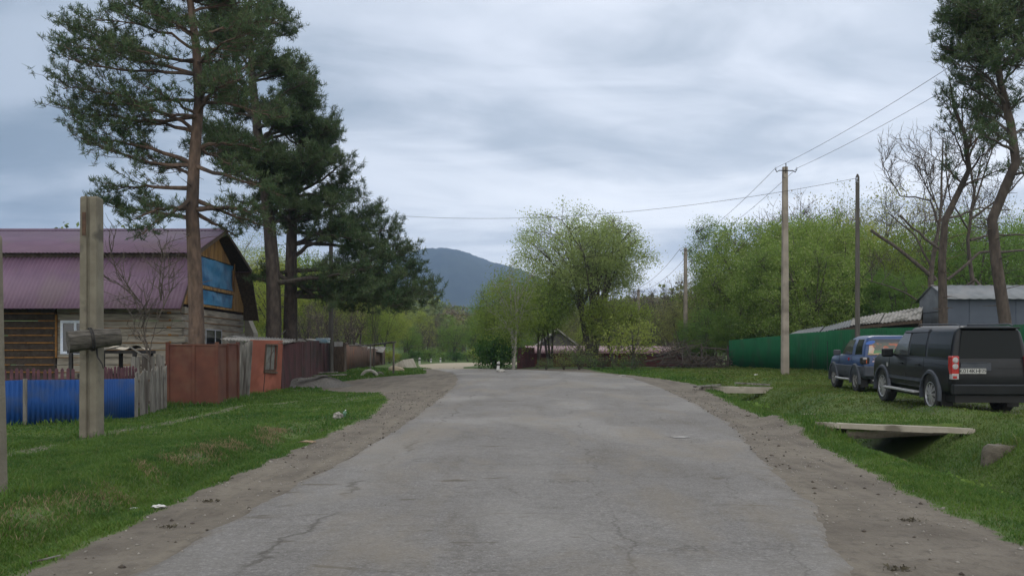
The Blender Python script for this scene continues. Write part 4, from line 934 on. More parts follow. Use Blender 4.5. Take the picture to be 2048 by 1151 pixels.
# concrete electricity poles
PCON = mat('pole_concrete', (.22, .19, .155), (.29, .255, .21), 2, .95, .004, 30, c3=(.15, .13, .105), s3=1.2)
def epole(px, Y, pytop, w, label, arms=True):
    X, Y, z = onground(px, Y); h = P(px, pytop, Y).z-z; e = empty('electricity_pole', (X, Y, z), label, 'electricity pole', rz=R(4))
    m_ = MB(); vs = []
    sec = [(-.5, -.4), (-.4, -.5), (.4, -.5), (.5, -.4), (.5, .4), (.4, .5), (-.4, .5), (-.5, .4)]
    for zz, k in ((-.5, w), (0, w), (h*.5, w*.86), (h, w*.68)): vs += [(a*k, b*k, zz) for a, b in sec]
    m_.add(vs, [(i*8+k, i*8+(k+1) % 8, (i+1)*8+(k+1) % 8, (i+1)*8+k) for i in range(3) for k in range(8)]+[tuple(range(24, 32))]); m_.build('shaft', PCON, e)
    m_ = MB(); zc = h-.18; m_.tube([(-.48, -w*.4, zc+.05), (-.42, -w*.4, zc-.07), (-.3, -w*.4, zc), (.3, -w*.4, zc), (.42, -w*.4, zc-.07), (.48, -w*.4, zc+.05)], .022, 6)
    m_.tube([(0, -w*.35, h-.3), (0, -w*.35, h+.16)], .02, 6); m_.tube([(-.02, -w*.36, h-.5), (-.14, -w*.36, h-.48), (-.14, -w*.36, h-.36)], .014, 5); m_.build('crossarm', BLACKM, e)
    out = []
    for sx_ in (-.48, .48):
        MB().lathe([(0, 0), (.028, .005), (.045, .03), (.03, .06), (.035, .09), (.02, .12), (0, .125)], 10, c=(sx_, -w*.4, zc+.04)).build('insulator', WHITE, e, smooth=50)
        out.append(e.matrix_basis @ Vector((sx_, -w*.4, zc+.1)))
    M = Matrix.Translation(e.location) @ Matrix.Rotation(R(4), 4, 'Z'); return [M @ Vector((s_, -w*.4, zc+.1)) for s_ in (-.48, .48)]
e1 = epole(1570, 39, 334, .30, 'tall pale concrete electricity pole in front of the green fence')
e2 = epole(1371, 67, 496, .31, 'mid-distance concrete electricity pole beside the brush pile')
e3 = epole(1277, 76, 578, .28, 'far concrete pole half hidden in the greenery left of the brush pile')
e0 = [Vector((13.5, 10.5, 10.9)), Vector((14.5, 10.5, 10.9))]
wg = 'electricity wires along the right side of the road'
wire(e0[0], e1[0], .55, 'upper left wire running from the tall concrete pole toward the viewer', .007, wg); wire(e0[1], e1[1], .55, 'lower right wire running from the tall concrete pole toward the viewer', .007, wg)
wire(e1[0], e2[0], .35, 'left wire between the tall and the mid-distance concrete poles', .009, wg); wire(e1[1], e2[1], .35, 'right wire between the tall and the mid-distance concrete poles', .009, wg)
wire(e2[0], e3[0], .5, 'left wire from the mid-distance pole to the far pole', .012, wg); wire(e2[1], e3[1], .5, 'right wire from the mid-distance pole to the far pole', .012, wg)
# slab bridges over the ditch
BEAM = mat('bridge_concrete', (.25, .225, .18), (.33, .30, .245), 4, .95, .006, 30, c3=(.13, .115, .09), s3=2)
def slab(a, b, w, t, name, label, m=BEAM, cat='concrete beam', bevel=.015):
    a = Vector(a); b = Vector(b); r_ = random.Random(int(a.y*10)); mb = MB(); k = 14; d = b-a; u = d.normalized(); n_ = Vector((-u.y, u.x, 0)); vs = []
    for i in range(k+1):
        c = a+d*i/k
        for (s_, zz) in ((-1, 0), (1, 0), (1, t), (-1, t)): vs.append(c+n_*s_*w/2*(1+r_.uniform(-.03, .03))+Vector((0, 0, -zz+r_.uniform(-.008, .008))))
    fs = [(i*4+j, i*4+(j+1) % 4, (i+1)*4+(j+1) % 4, (i+1)*4+j) for i in range(k) for j in range(4)]+[(0, 1, 2, 3), (k*4+3, k*4+2, k*4+1, k*4)]
    mb.add(vs, fs); o = mb.build(name, m); return tag(o, label, cat)
Y1b = 16.2
slab(P(1630, 843, Y1b+.35), P(1948, 856, Y1b-.45), .22, .10, 'concrete_beam', 'pale concrete beam bridging the ditch, nearest the camera')
slab(P(1606, 827, 19.0)+Vector((0, 0, -.0)), P(1880, 828, 18.6), .22, .17, 'concrete_beam', 'thin weathered concrete beam at the back edge of the grassy ditch crossing')
# turf-covered crossing between the beams
A, B = np.meshgrid(np.linspace(6.25, 8.7, 40), np.linspace(16.35, 18.9, 24)); Zt = .28-.16+.10*sm(6, 9, A)+.07*sm(16.3, 18.9, B)+.012*wob(A*5, B*5)+.02
top = np.stack([A, B, Zt], -1).reshape(-1, 3); bot = top.copy(); bot[:, 2] -= .2; ii = (np.arange(23)[:, None]*40+np.arange(39)[None]).ravel()
Fq = np.stack([ii, ii+1, ii+41, ii+40], -1); fr_ = np.arange(39); n0 = len(top)
side = [np.stack([fr_, fr_+n0, fr_+1+n0, fr_+1], -1), np.stack([fr_+23*40, fr_+1+23*40, fr_+1+23*40+n0, fr_+23*40+n0], -1)]
cs_ = np_mesh('turf_crossing', np.concatenate([top, bot]), np.concatenate([Fq, Fq[:, ::-1]+n0]+side), MATS['ground'], smooth=False, attr={'dirt': np.concatenate([.25+.25*wob(A*3, B*3).ravel()*.5, np.ones(n0)])})
tag(cs_, kind='structure')
slab(P(1402, 772, 31.2), P(1562, 774, 31.4), .5, .22, 'concrete_slab', 'broad weathered slab bridging the ditch farther along the road', cat='concrete slab')
m_ = MB(); m_.bar(P(1388, 771, 30.9)-Vector((0, 0, .03)), P(1440, 769, 31.0), .25, .05); m_.bar(P(1470, 765, 31.6), P(1540, 769, 31.4), .2, .05); tag(m_.build('planks', GREYW), 'thin grey planks laid over the farther slab bridge', 'planks')
for i, (px, py, Y) in enumerate(((1790, 884, 16.2), (1808, 886, 16.1), (1775, 880, 16.6))):
    p = P(px, py, Y); o = rock(p.x, p.y, .1+.02*i, ['brown stone left in the shade under the near beam', 'larger round stone to the right under the near beam', 'small dark stone deepest under the near beam'][i], mat('brown_rock', (.16, .11, .075), (.2, .15, .1), 6, .95), seed=20+i, name='stone')
# stump / log beside the SUV
X, Y, z = onground(2003, 14.2); st_ = empty('tree_stump', (X, Y, z), 'low cut tree stump in the grass near the black car', 'stump')
m_ = MB(); nn = 22; rl = random.Random(3); r0_ = [.28*(1+rl.uniform(-.05, .05)) for _ in range(nn)]; vs = []
for zz, k in ((-.25, 1.1), (.0, 1.03), (.07, .95), (.10, .8)): vs += [(math.cos(6.283*i/nn)*r0_[i]*k, math.sin(6.283*i/nn)*r0_[i]*k*.75, zz+.008*math.sin(i*1.7)) for i in range(nn)]
m_.add(vs, [(i*nn+k, i*nn+(k+1) % nn, (i+1)*nn+(k+1) % nn, (i+1)*nn+k) for i in range(3) for k in range(nn)]); m_.build('bark', mat('stump_bark', (.07, .06, .045), (.12, .105, .08), 8, .95, .02), st_, smooth=80)
MB().add([(v[0], v[1], v[2]) for v in vs[3*nn:]], [tuple(range(nn))]).build('cut_face', mat('stump_top', (.09, .08, .065), (.14, .125, .10), 14, .95, .01), st_)
# ================================================================ cars
TYRE = mat('tyre_rubber', (.018, .018, .018), (.03, .03, .028), 9, .85); RIM = mat('alloy', (.42, .42, .42), (.32, .32, .33), 6, .35, metal=.6)
DRIM = mat('alloy_dull', (.25, .25, .24), (.16, .15, .14), 6, .5, metal=.4)
BLK = mat('car_black_paint', (.007, .008, .009), (.010, .011, .012), 3, .35, coat=.05, spec=.22); BLU = mat('car_blue_paint', (.009, .030, .095), (.012, .036, .11), 2, .35, coat=.25, spec=.35)
CLAD = mat('grey_plastic_cladding', (.035, .04, .05), (.05, .055, .065), 5, .6); CGL = mat('car_glass', (.005, .007, .007), None, rough=.15, spec=.12); CGLL = mat('car_side_glass', (.05, .055, .055), None, rough=.08, spec=.6)
TRIM = mat('black_trim', (.01, .01, .01), None, rough=.5); REDL = mat('red_lens', (.34, .015, .012), (.26, .01, .01), 20, .2, spec=.6); CLRL = mat('clear_lens', (.34, .32, .32), (.24, .23, .23), 30, .2, spec=.6)
PLATE = mat('plate_white', (.40, .40, .38), (.34, .34, .32), 10, .6); INK = mat('plate_ink', (.01, .01, .01)); AMB = mat('orange_lens', (.42, .09, .03), None, rough=.25)
ALU = mat('aluminium', (.45, .45, .45), (.36, .36, .36), 8, .4, metal=.5)
def ring(y0, y1, w, rf, rr_, n=6):
    """plan outline: rounded rectangle, clockwise from rear left"""
    pts = []
    for cx, cy, r, a0 in ((w-rr_, y0+rr_, rr_, -90), (w-rf, y1-rf, rf, 0), (-w+rf, y1-rf, rf, 90), (-w+rr_, y0+rr_, rr_, 180)):
        for i in range(n): a = R(a0+90*i/(n-1)); pts.append((cx+r*math.cos(a), cy+r*math.sin(a)))
    return pts
def loft(levels):
    """levels: (z, y0, y1, half width, front radius, rear radius)"""
    mb = MB(); vs = []; n = 24
    for (z, y0, y1, w_, rf, rr_) in levels: vs += [(x, y, z) for x, y in ring(y0, y1, w_, rf, rr_)]
    fs = [(i*n+k, i*n+(k+1) % n, (i+1)*n+(k+1) % n, (i+1)*n+k) for i in range(len(levels)-1) for k in range(n)]
    fs += [tuple(range(n-1, -1, -1)), tuple((len(levels)-1)*n+k for k in range(n))]
    return mb.add(vs, fs)
def text(s, size, m, name, parent, M, ext=.002):
    cu = bpy.data.curves.new(name, 'FONT'); cu.body = s; cu.size = size; cu.extrude = ext; cu.align_x = 'CENTER'; cu.align_y = 'CENTER'; cu.space_character = 1.0
    o = bpy.data.objects.new(name, cu); C.objects.link(o); bpy.context.view_layer.update()
    me = bpy.data.meshes.new_from_object(o.evaluated_get(bpy.context.evaluated_depsgraph_get())); bpy.data.objects.remove(o); me.materials.clear(); me.materials.append(m)
    o = bpy.data.objects.new(name, me); C.objects.link(o); o.parent = parent; o.matrix_local = M; return o
def cut_arches(o, cyls, w_):
    c = MB()
    for (y, z, r) in cyls:
        for s_ in (-1, 1):
            n = 28; x0_, x1_ = sorted((s_*(w_-.28), s_*(w_+.3))); vs = [(x, y+r*math.cos(6.283*k/n), z+r*math.sin(6.283*k/n)) for x in (x0_, x1_) for k in range(n)]
            c.add(vs, [(k, (k+1) % n, (k+1) % n+n, k+n) for k in range(n)]+[tuple(range(n-1, -1, -1)), tuple(range(n, 2*n))])
    cut = c.build('cutter', TRIM); md = o.modifiers.new('arch', 'BOOLEAN'); md.object = cut; md.solver = 'EXACT'; md.operation = 'DIFFERENCE'; md.use_self = True
    bpy.context.view_layer.update(); me = bpy.data.meshes.new_from_object(o.evaluated_get(bpy.context.evaluated_depsgraph_get()))
    o.modifiers.clear(); o.data = me; bpy.data.objects.remove(cut)
    me.polygons.foreach_set('use_smooth', [True]*len(me.polygons)); me.set_sharp_from_angle(angle=R(32))
def make_wheel(e, x, y, r, w_, rimr, spokes, rimmat, side):
    wh = MB(); s_ = side
    wh.lathe([(rimr, -w_*.48), (r*.93, -w_*.5), (r, -w_*.38), (r, w_*.38), (r*.93, w_*.5), (rimr, w_*.48), (rimr*.96, 0), (rimr, -w_*.48)], 32, 'x', (x, y, r)); t_ = wh.build('wheel', TYRE, e, smooth=35)
    rm_ = MB(); f = x+s_*w_*.40
    rm_.lathe([(rimr*1.02, s_*w_*.09), (rimr*.99, s_*w_*.10), (rimr*.90, s_*w_*.03), (rimr*.90, -s_*w_*.3)], 32, 'x', (f, y, r))
    for k in range(spokes):
        for d_ in (-.10, .10):
            a = 6.283*k/spokes+d_; a0 = 6.283*k/spokes+d_*.4
            rm_.bar((f+s_*.012, y+math.cos(a0)*rimr*.15, r+math.sin(a0)*rimr*.15), (f, y+math.cos(a)*rimr*.95, r+math.sin(a)*rimr*.95), .026, .03, up=(1, 0, 0))
    rm_.lathe([(0, s_*.03), (rimr*.13, s_*.028), (rimr*.22, s_*.012), (rimr*.22, -s_*.04)], 20, 'x', (f, y, r)); rm_.build('rim', rimmat, t_, smooth=40)
    MB().lathe([(rimr*.88, 0), (0, 0)], 24, 'x', (f-s_*.07, y, r)).build('brake_disc', TRIM, t_)
def arch_flare(e, y, z, r, x, s_, w_, m, a0=-12, a1=192):
    mb = MB(); vs = []; n = 22; k = 4
    for i in range(n+1):
        a = R(a0+(a1-a0)*i/n)
        for (rr_, xx) in ((r, -.02), (r, w_), (r+.055, w_), (r+.095, .0)): vs.append((x+s_*xx, y+rr_*math.cos(a), z+rr_*math.sin(a)))
    fs = [(i*k+j, i*k+j+1, (i+1)*k+j+1, (i+1)*k+j) for i in range(n) for j in range(k-1)]+[(0, 1, 2, 3), (n*k+3, n*k+2, n*k+1, n*k)]
    mb.add(vs, fs).build('wheel_arch', m, e, smooth=40)
def face_pt(y, z, tab):   # half width of the cabin at height z
    return float(np.interp(z, [t[0] for t in tab], [t[1] for t in tab]))
def glass(e, s_, poly, tab, m, name='side_window', off=.008):
    """side window following the tumblehome of the cabin"""
    mb = MB(); (a, b, c, d) = poly; vs = []; n = 6
    for i in range(n+1):
        t = i/n
        for (y, z) in ((a[0]*(1-t)+d[0]*t, a[1]*(1-t)+d[1]*t), (b[0]*(1-t)+c[0]*t, b[1]*(1-t)+c[1]*t)):
            for o_ in (off, -.02): vs.append((s_*(face_pt(y, z, tab)+o_), y, z))
    fs = []
    for i in range(n):
        k = i*4; fs += [(k, k+2, k+6, k+4), (k+1, k+5, k+7, k+3), (k, k+4, k+5, k+1), (k+2, k+3, k+7, k+6)]
    fs += [(0, 1, 3, 2), (n*4, n*4+2, n*4+3, n*4+1)]; return mb.add(vs, fs).build(name, m, e)
# ---- black SUV
def black_suv():
    e = empty('parked_car', (9.98, 19.0, 0), 'large black off-road car parked nearest, seen from its rear left corner', 'car', rz=-R(3.5)); W_ = .81
    A_ = Vector((9.1, 19)); gr = .27; e.location = (9.1+W_*math.cos(R(3.5))-.02, 19-W_*math.sin(R(3.5)), gr); e.rotation_euler = (R(1.5), 0, -R(3.5))
    y0, y1 = -1.0, 3.78
    body = loft([(.42, y0+.14, y1-.2, W_-.10, .2, .12), (.5, y0+.04, y1-.06, W_-.02, .3, .14), (.62, y0, y1, W_, .34, .14), (.86, y0+.01, y1-.02, W_+.01, .34, .12), (1.06, y0+.03, y1-.08, W_-.005, .32, .10), (1.17, y0+.05, y1-.22, W_-.06, .32, .10), (1.19, y0+.06, y1-.35, W_-.12, .3, .1)]).build('body', BLK, e)
    cut_arches(body, ((0, .385, .47), (2.885, .385, .47)), W_)
    tab = [(1.12, W_-.045), (1.45, W_-.085), (1.72, W_-.15), (1.82, W_-.22), (1.875, W_-.34)]
    cab = loft([(1.12, y0+.05, 2.55, W_-.045, .25, .09), (1.45, y0+.09, 2.12, W_-.085, .22, .09), (1.72, y0+.13, 1.76, W_-.15, .2, .09), (1.82, y0+.16, 1.62, W_-.22, .2, .1), (1.862, y0+.22, 1.45, W_-.34, .2, .12)]).build('cabin', BLK, e, smooth=50)
    for s_ in (-1, 1):
        glass(e, s_, [(1.42, 1.19), (2.34, 1.19), (1.84, 1.70), (1.44, 1.72)], tab, CGLL); glass(e, s_, [(.42, 1.19), (1.30, 1.19), (1.34, 1.72), (.47, 1.72)], tab, CGL)
        glass(e, s_, [(-.84, 1.20), (.30, 1.20), (.35, 1.74), (-.78, 1.74)], tab, CGL)
        glass(e, s_, [(.46, 1.735), (1.78, 1.70), (1.74, 1.76), (.46, 1.795)], tab, CLAD, 'rain_deflector', .035)
        m_ = MB(); m_.bar((s_*(W_+.012), -.88, 1.055), (s_*(W_-.02), 2.3, 1.07), .01, .014); m_.bar((s_*(W_+.016), .42, .66), (s_*(W_+.016), 2.42, .66), .025, .07); m_.build('side_trim', CLAD, e)
        m_ = MB()
        for y in (.36, 1.36, 2.40): m_.bar((s_*(W_+.012), y, .52), (s_*(W_-.0), y+.02, 1.15), .004, .012)
        m_.build('door_gap', TRIM, e)
        for y in (.55, 1.52): MB().bar((s_*(W_+.03), y, 1.0), (s_*(W_+.03), y+.2, 1.0), .03, .035).build('door_handle', BLK, e)
        MB().bar((s_*(W_+.09), .52, .40), (s_*(W_+.09), 2.36, .40), .16, .045).build('side_step', ALU, e, bevel=.01)
        arch_flare(e, 0, .385, .455, s_*(W_-.01), s_, .05, CLAD); arch_flare(e, 2.885, .385, .455, s_*(W_-.01), s_, .05, CLAD)
        m_ = MB(); m_.box(-.13, .13, -.07, .06, -.1, .11); mir = m_.build('mirror', BLK, e, bevel=.04); mir.location = (s_*(W_+.16), 2.12, 1.23)
        MB().bar((s_*(W_-.06), 2.14, 1.17), (s_*(W_+.08), 2.12, 1.19), .06, .05).build('mirror_arm', BLK, e)
        for y in (0, 2.885): make_wheel(e, s_*(W_-.12), y, .385, .25, .262, 10, RIM, s_)
        # tall rear lamp: red housing with two round clear lenses and a pale lower block
        lx = s_*(W_-.075); yb = y0-.006
        lamp = MB().box(lx-.075, lx+.078, yb-.03, yb+.16, .86, 1.24).build('tail_lamp', REDL, e, bevel=.02)
        for z in (1.155, 1.025): MB().lathe([(0, -.014), (.05, -.012), (.06, 0)], 18, 'y', (lx, yb-.03, z)).build('round_lens', CLRL, lamp, smooth=40)
        MB().box(lx-.070, lx+.072, yb-.034, yb+.155, .76, .88).build('lower_lens', CLRL, lamp, bevel=.01); MB().box(lx-.05, lx+.03, yb-.039, yb-.03, .78, .83).build('fog_lens', REDL, lamp)
        m_ = MB(); m_.tube([(s_*(W_-.28), -.75, 1.86), (s_*(W_-.27), -.6, 1.895), (s_*(W_-.27), 1.25, 1.895), (s_*(W_-.29), 1.4, 1.85)], .016, 6); m_.build('roof_rail', CLAD, e)
    q = [(-W_+.17, y0+.058, 1.20), (W_-.17, y0+.058, 1.20), (W_-.25, y0+.105, 1.76), (-W_+.25, y0+.105, 1.76)]
    MB().prism(q, (0, -.012, 0), (0, .03, 0)).build('rear_window', CGL, e)
    MB().box(-W_+.24, W_-.24, y0+.02, y0+.2, 1.80, 1.83).build('spoiler', BLK, e, bevel=.012)
    m_ = MB(); m_.box(-W_+.19, -W_+.80, y0-.008, y0+.03, .94, 1.10); m_.bar((-W_+.19, y0-.014, 1.105), (-W_+.72, y0-.014, 1.105), .012, .012); m_.build('plate_recess', CLAD, e, bevel=.01)
    pl_ = MB().box(-W_+.165, -W_+.69, y0-.030, y0-.012, .875, .99).build('number_plate', PLATE, e); Mx = Matrix.Translation((-W_+.36, y0-.033, .931)) @ Matrix.Rotation(R(90), 4, 'X')
    m_ = MB(); m_.box(-W_+.167, -W_+.688, y0-.0325, y0-.0302, .877, .881); m_.box(-W_+.167, -W_+.688, y0-.0325, y0-.0302, .984, .988); m_.box(-W_+.561, -W_+.565, y0-.0325, y0-.0302, .881, .984); m_.build('plate_border', INK, pl_)
    text('K014KH', .115, INK, 'plate_text', pl_, Mx); text('125', .085, INK, 'plate_region', pl_, Matrix.Translation((-W_+.625, y0-.033, .938)) @ Matrix.Rotation(R(90), 4, 'X'))
    m_ = MB(); m_.box(-W_+.10, W_-.10, y0-.008, y0, .70, .705); m_.box(W_-.72, W_-.17, y0-.008, y0, .99, .995); m_.box(-W_+.16, -W_+.163, y0-.008, y0, .7, 1.2); m_.build('tailgate_gap', TRIM, e)
    m_ = MB(); m_.box(-W_+.03, W_-.03, y0-.055, y0+.1, .44, .665); m_.build('rear_bumper', BLK, e, bevel=.03); MB().box(-W_+.05, W_-.05, y0-.062, y0-.052, .635, .655).build('bumper_strip', CLAD, e)
    MB().box(-.7, .7, y0+.05, y1-.3, .28, .44).build('underbody', TRIM, e)
    for s_ in (-1, 1): MB().box(s_*(W_-.14)-.12, s_*(W_-.14)+.12, -.52, -.50, .16, .46).build('mudflap', TRIM, e); MB().box(s_*(W_+.005)-.003, s_*(W_+.005)+.006, 2.50, 2.60, .84, .98).build('wing_vent', ALU, e)
    return e
black_suv()
# ---- blue compact off-road car
def blue_car():
    W_ = .85; e = empty('parked_car', (0, 0, 0), 'smaller blue car with grey lower cladding and a picture across its rear window', 'car'); th = R(4.5)
    e.location = (10.20+W_*math.cos(th), 26-W_*math.sin(th), G(10.9, 26.5)); e.rotation_euler = (R(.9), 0, -th)
    y0, y1 = -.72, 2.86
    body = loft([(.42, y0+.14, y1-.2, W_-.10, .2, .16), (.5, y0+.04, y1-.06, W_-.02, .3, .2), (.62, y0, y1, W_, .36, .2), (.84, y0+.01, y1-.02, W_+.01, .36, .18), (.98, y0+.04, y1-.10, W_-.01, .36, .15), (1.06, y0+.07, y1-.32, W_-.05, .34, .12), (1.085, y0+.09, y1-.6, W_-.12, .3, .1)]).build('body', BLU, e)
    cut_arches(body, ((0, .35, .42), (2.2, .35, .42)), W_)
    clad = loft([(.40, y0+.12, y1-.18, W_-.08, .2, .14), (.5, y0+.02, y1-.04, W_+.005, .3, .2), (.63, y0-.03, y1+.02, W_+.025, .36, .2), (.76, y0-.03, y1+.01, W_+.028, .36, .2), (.785, y0+.01, y1-.02, W_+.0, .36, .18)]).build('cladding', CLAD, e); cut_arches(clad, ((0, .35, .42), (2.2, .35, .42)), W_)
    tab = [(1.02, W_-.04), (1.35, W_-.10), (1.58, W_-.19), (1.66, W_-.28)]
    loft([(1.02, y0+.06, 1.75, W_-.04, .25, .1), (1.35, y0+.13, 1.28, W_-.10, .2, .1), (1.58, y0+.22, .95, W_-.19, .2, .1), (1.645, y0+.30, .8, W_-.28, .2, .12), (1.67, y0+.42, .65, W_-.42, .2, .12)]).build('cabin', BLU, e, smooth=50)
    for s_ in (-1, 1):
        glass(e, s_, [(.50, 1.10), (1.50, 1.10), (1.06, 1.53), (.52, 1.55)], tab, CGLL); glass(e, s_, [(-.42, 1.12), (.20, 1.10), (.22, 1.55), (-.26, 1.55)], tab, CGL)
        m_ = MB(); m_.bar((s_*(W_+.018), .38, .5), (s_*(W_-.005), .36, 1.06), .004, .012); m_.bar((s_*(W_+.018), 1.62, .8), (s_*(W_-.005), 1.6, 1.04), .004, .012); m_.build('door_gap', TRIM, e)
        m_ = MB(); m_.box(-.11, .11, -.06, .05, -.08, .09); mir = m_.build('mirror', CLAD, e, bevel=.035); mir.location = (s_*(W_+.13), 1.42, 1.14)
        arch_flare(e, 0, .35, .41, s_*(W_+.0), s_, .05, CLAD); arch_flare(e, 2.2, .35, .41, s_*(W_+.0), s_, .05, CLAD)
        for y in (0, 2.2): make_wheel(e, s_*(W_-.1), y, .35, .22, .205, 5, DRIM, s_)
        m_ = MB(); m_.tube([(s_*(W_+.06), .42, .36), (s_*(W_+.08), 1.2, .35), (s_*(W_+.06), 1.78, .36)], .035, 8); m_.build('side_bar', ALU, e, smooth=50)
        lx = s_*(W_-.085); lamp = MB().box(lx-.13, lx+.10, y0+.0, y0+.2, .84, 1.04).build('tail_lamp', TRIM, e, bevel=.03)
        MB().box(lx+s_*.0-.075*(s_ > 0)-.0, lx+.10 if s_ > 0 else lx+.02, y0-.012, y0+.19, .855, .965).build('brake_lens', AMB, lamp, bevel=.01); MB().box(lx-.095 if s_ < 0 else lx-.02, lx+.02 if s_ < 0 else lx+.095, y0-.012, y0+.19, .966, 1.03).build('reversing_lens', CLRL, lamp, bevel=.01)
    # rear window with a printed picture: sky, meadow, a white figure shape with a blue cap, orange foliage
    pm = bpy.data.materials.new('window_picture'); pm.use_nodes = True; t = NT(pm); sxyz = t.n.new('ShaderNodeSeparateXYZ'); t.l.new(t.vec, sxyz.inputs[0]); ns = t.noise(9, 5, .6)
    zc = t.math('ADD', sxyz.outputs[2], t.math('MULTIPLY', t.math('SUBTRACT', ns, .5), .10))
    c = t.mix(t.rng(zc, 1.12, 1.16), (.30, .19, .10), (.05, .14, .05)); c = t.mix(t.rng(zc, 1.20, 1.27), c, (.06, .065, .05)); c = t.mix(t.rng(zc, 1.42, 1.50), c, (.012, .018, .03))
    org = t.math('MULTIPLY', t.rng(t.noise(6, 4, .6, vec=t.mapv((1, 1, 2), loc=(3, 0, 1))), .50, .60), t.math('MULTIPLY', t.rng(zc, 1.26, 1.31), t.rng(zc, 1.46, 1.40)))
    c = t.mix(org, c, (.30, .07, .03)); t.color(c, .25, .5)
    pic = MB().prism([(-W_+.15, y0+.072, 1.11), (W_-.15, y0+.072, 1.11), (W_-.25, y0+.205, 1.56), (-W_+.25, y0+.205, 1.56)], (0, -.016, 0), (0, .03, 0)).build('rear_window', pm, e)
    def onwin(x, z, o=.02): return (x, y0+.072+(z-1.11)/.45*.133-o, z)
    m_ = MB(); m_.prism([onwin(-.68, 1.16), (onwin(-.55, 1.14)), onwin(-.50, 1.28), onwin(-.56, 1.38), onwin(-.64, 1.36)], (0, 0, 0), (0, .003, 0)); m_.build('white_print', mat('print_white', (.36, .33, .30), (.40, .22, .12), 5, .4), pic)
    m_ = MB(); m_.prism([onwin(-.60+.14*math.cos(a)+.0, 1.46+.055*math.sin(a)+.03*math.cos(a)) for a in np.linspace(0, 6.28, 14)[:-1]], (0, -.002, 0), (0, .003, 0)); m_.build('blue_print', mat('print_blue', (.03, .09, .30), None, rough=.4), pic)
    pl_ = MB().box(-W_+.32, -W_+.84, y0-.055, y0-.04, .60, .71).build('number_plate', PLATE, e); text('K297', .115, INK, 'plate_text', pl_, Matrix.Translation((-W_+.53, y0-.058, .655)) @ Matrix.Rotation(R(90), 4, 'X'))
    m_ = MB(); m_.prism([(-.50+.09*math.cos(a), y0+.028, .91+.04*math.sin(a)) for a in np.linspace(0, 6.28, 13)[:-1]], (0, -.006, 0), (0, 0, 0)); m_.box(-.56, -.44, y0+.018, y0+.03, 1.0, 1.012); m_.box(-.53, -.46, y0+.018, y0+.03, .965, .985); m_.box(-.26, -.22, y0+.03, y0+.04, .985, 1.03); m_.build('sticker', mat('sticker_pale', (.35, .38, .42), (.3, .12, .14), 9, .5), e)
    MB().box(-W_-.013, -W_+.02, .62, .70, .92, 1.0).build('side_sticker', mat('red_sticker', (.3, .03, .03)), e)
    m_ = MB(); m_.box(-W_+.03, W_-.03, y0-.05, y0+.1, .48, .78); m_.build('rear_bumper', CLAD, e, bevel=.03); MB().box(-.6, .6, y0+.1, y1-.3, .26, .44).build('underbody', TRIM, e)
    m_ = MB(); m_.tube([(-.55, y0+.1, .36), (-.3, y0-.02, .34), (.1, y0-.02, .34)], .025, 8); m_.build('exhaust', ALU, e)
    for s_ in (-1, 1): MB().box(s_*(W_-.12)-.11, s_*(W_-.12)+.11, -.46, -.44, .16, .46).build('mudflap', TRIM, e)
blue_car()
# ================================================================ vegetation
random.seed(12)
LEAFW = {'spring': 'bright spring-green', 'olive': 'olive-green', 'green': 'fresh green', 'haze': 'grey-brown barely budding', 'willow2': 'yellow-green', 'dark': 'dark green', 'bloom': 'white-flecked green'}
MARKS = [(485, 'above the right end of the log house roof'), (525, 'beside the log house gable'), (555, 'directly behind the bowed pine trunk'), (600, 'just right of the straight dark pine trunk'), (640, 'midway between the pine trunks and the wooden pole'), (672, 'directly behind the dark wooden pole'),
  (705, 'just right of the dark wooden pole'), (735, 'above the rusty fence'), (775, 'above the pipe arch'), (800, 'above the tipped concrete slab'), (828, 'above the leftmost white marker post'), (856, 'where the road vanishes left'), (885, 'over the far gravel bend'),
  (915, 'above the right part of the gravel bend'), (945, 'under the mountain peak line'), (985, 'just left of the birch'), (1010, 'against the birch crown'), (1060, 'just right of the white birch trunk'), (1110, 'over the left end of the red shed'), (1140, 'over the visible pink roof'), (1175, 'left of the willow stems'), (1200, 'behind the willow stems'),
  (1222, 'right of the willow stems'), (1245, 'under the right edge of the willow crown'), (1282, 'around the far concrete pole'), (1310, 'right of the far concrete pole'), (1340, 'over the middle of the brush pile'), (1368, 'just left of the mid-distance concrete pole'), (1395, 'just right of the mid-distance concrete pole'), (1440, 'under the airy tall tree'),
  (1490, 'over the far end of the green fence'), (1530, 'left of the tall concrete pole'), (1562, 'touching the left side of the tall concrete pole'), (1600, 'just right of the tall concrete pole'), (1640, 'midway between the tall poles'), (1672, 'over the lean-to roof, left of the pointed pole'), (1708, 'just left of the pointed wooden pole'), (1745, 'just right of the pointed wooden pole'), (1785, 'over the slate lean-to roof'),
  (1810, 'over the right end of the lean-to'), (1840, 'left of the grey metal building'), (1870, 'behind the gable of the grey building'), (1925, 'behind the half-dead pine'), (1975, 'between the two right-hand pines'), (2030, 'behind the rightmost pine'), (9999, 'at the extreme right edge')]
USED = set()
def where(px, Y, lf, kind, wood):
    mk = next(m for a, m in MARKS if px < a); row = 'near' if Y < 66 else 'middle' if Y < 92 else 'far'
    for l in (f'{LEAFW[lf]} {kind} {mk}', f'{LEAFW[lf]} {kind} {mk}, {row} row', f'{LEAFW[lf]} {kind} {mk}, {row} row, partly hidden', f'second {LEAFW[lf]} {kind} {mk}, {row} row'):
        if l not in USED: USED.add(l); return l
    return l
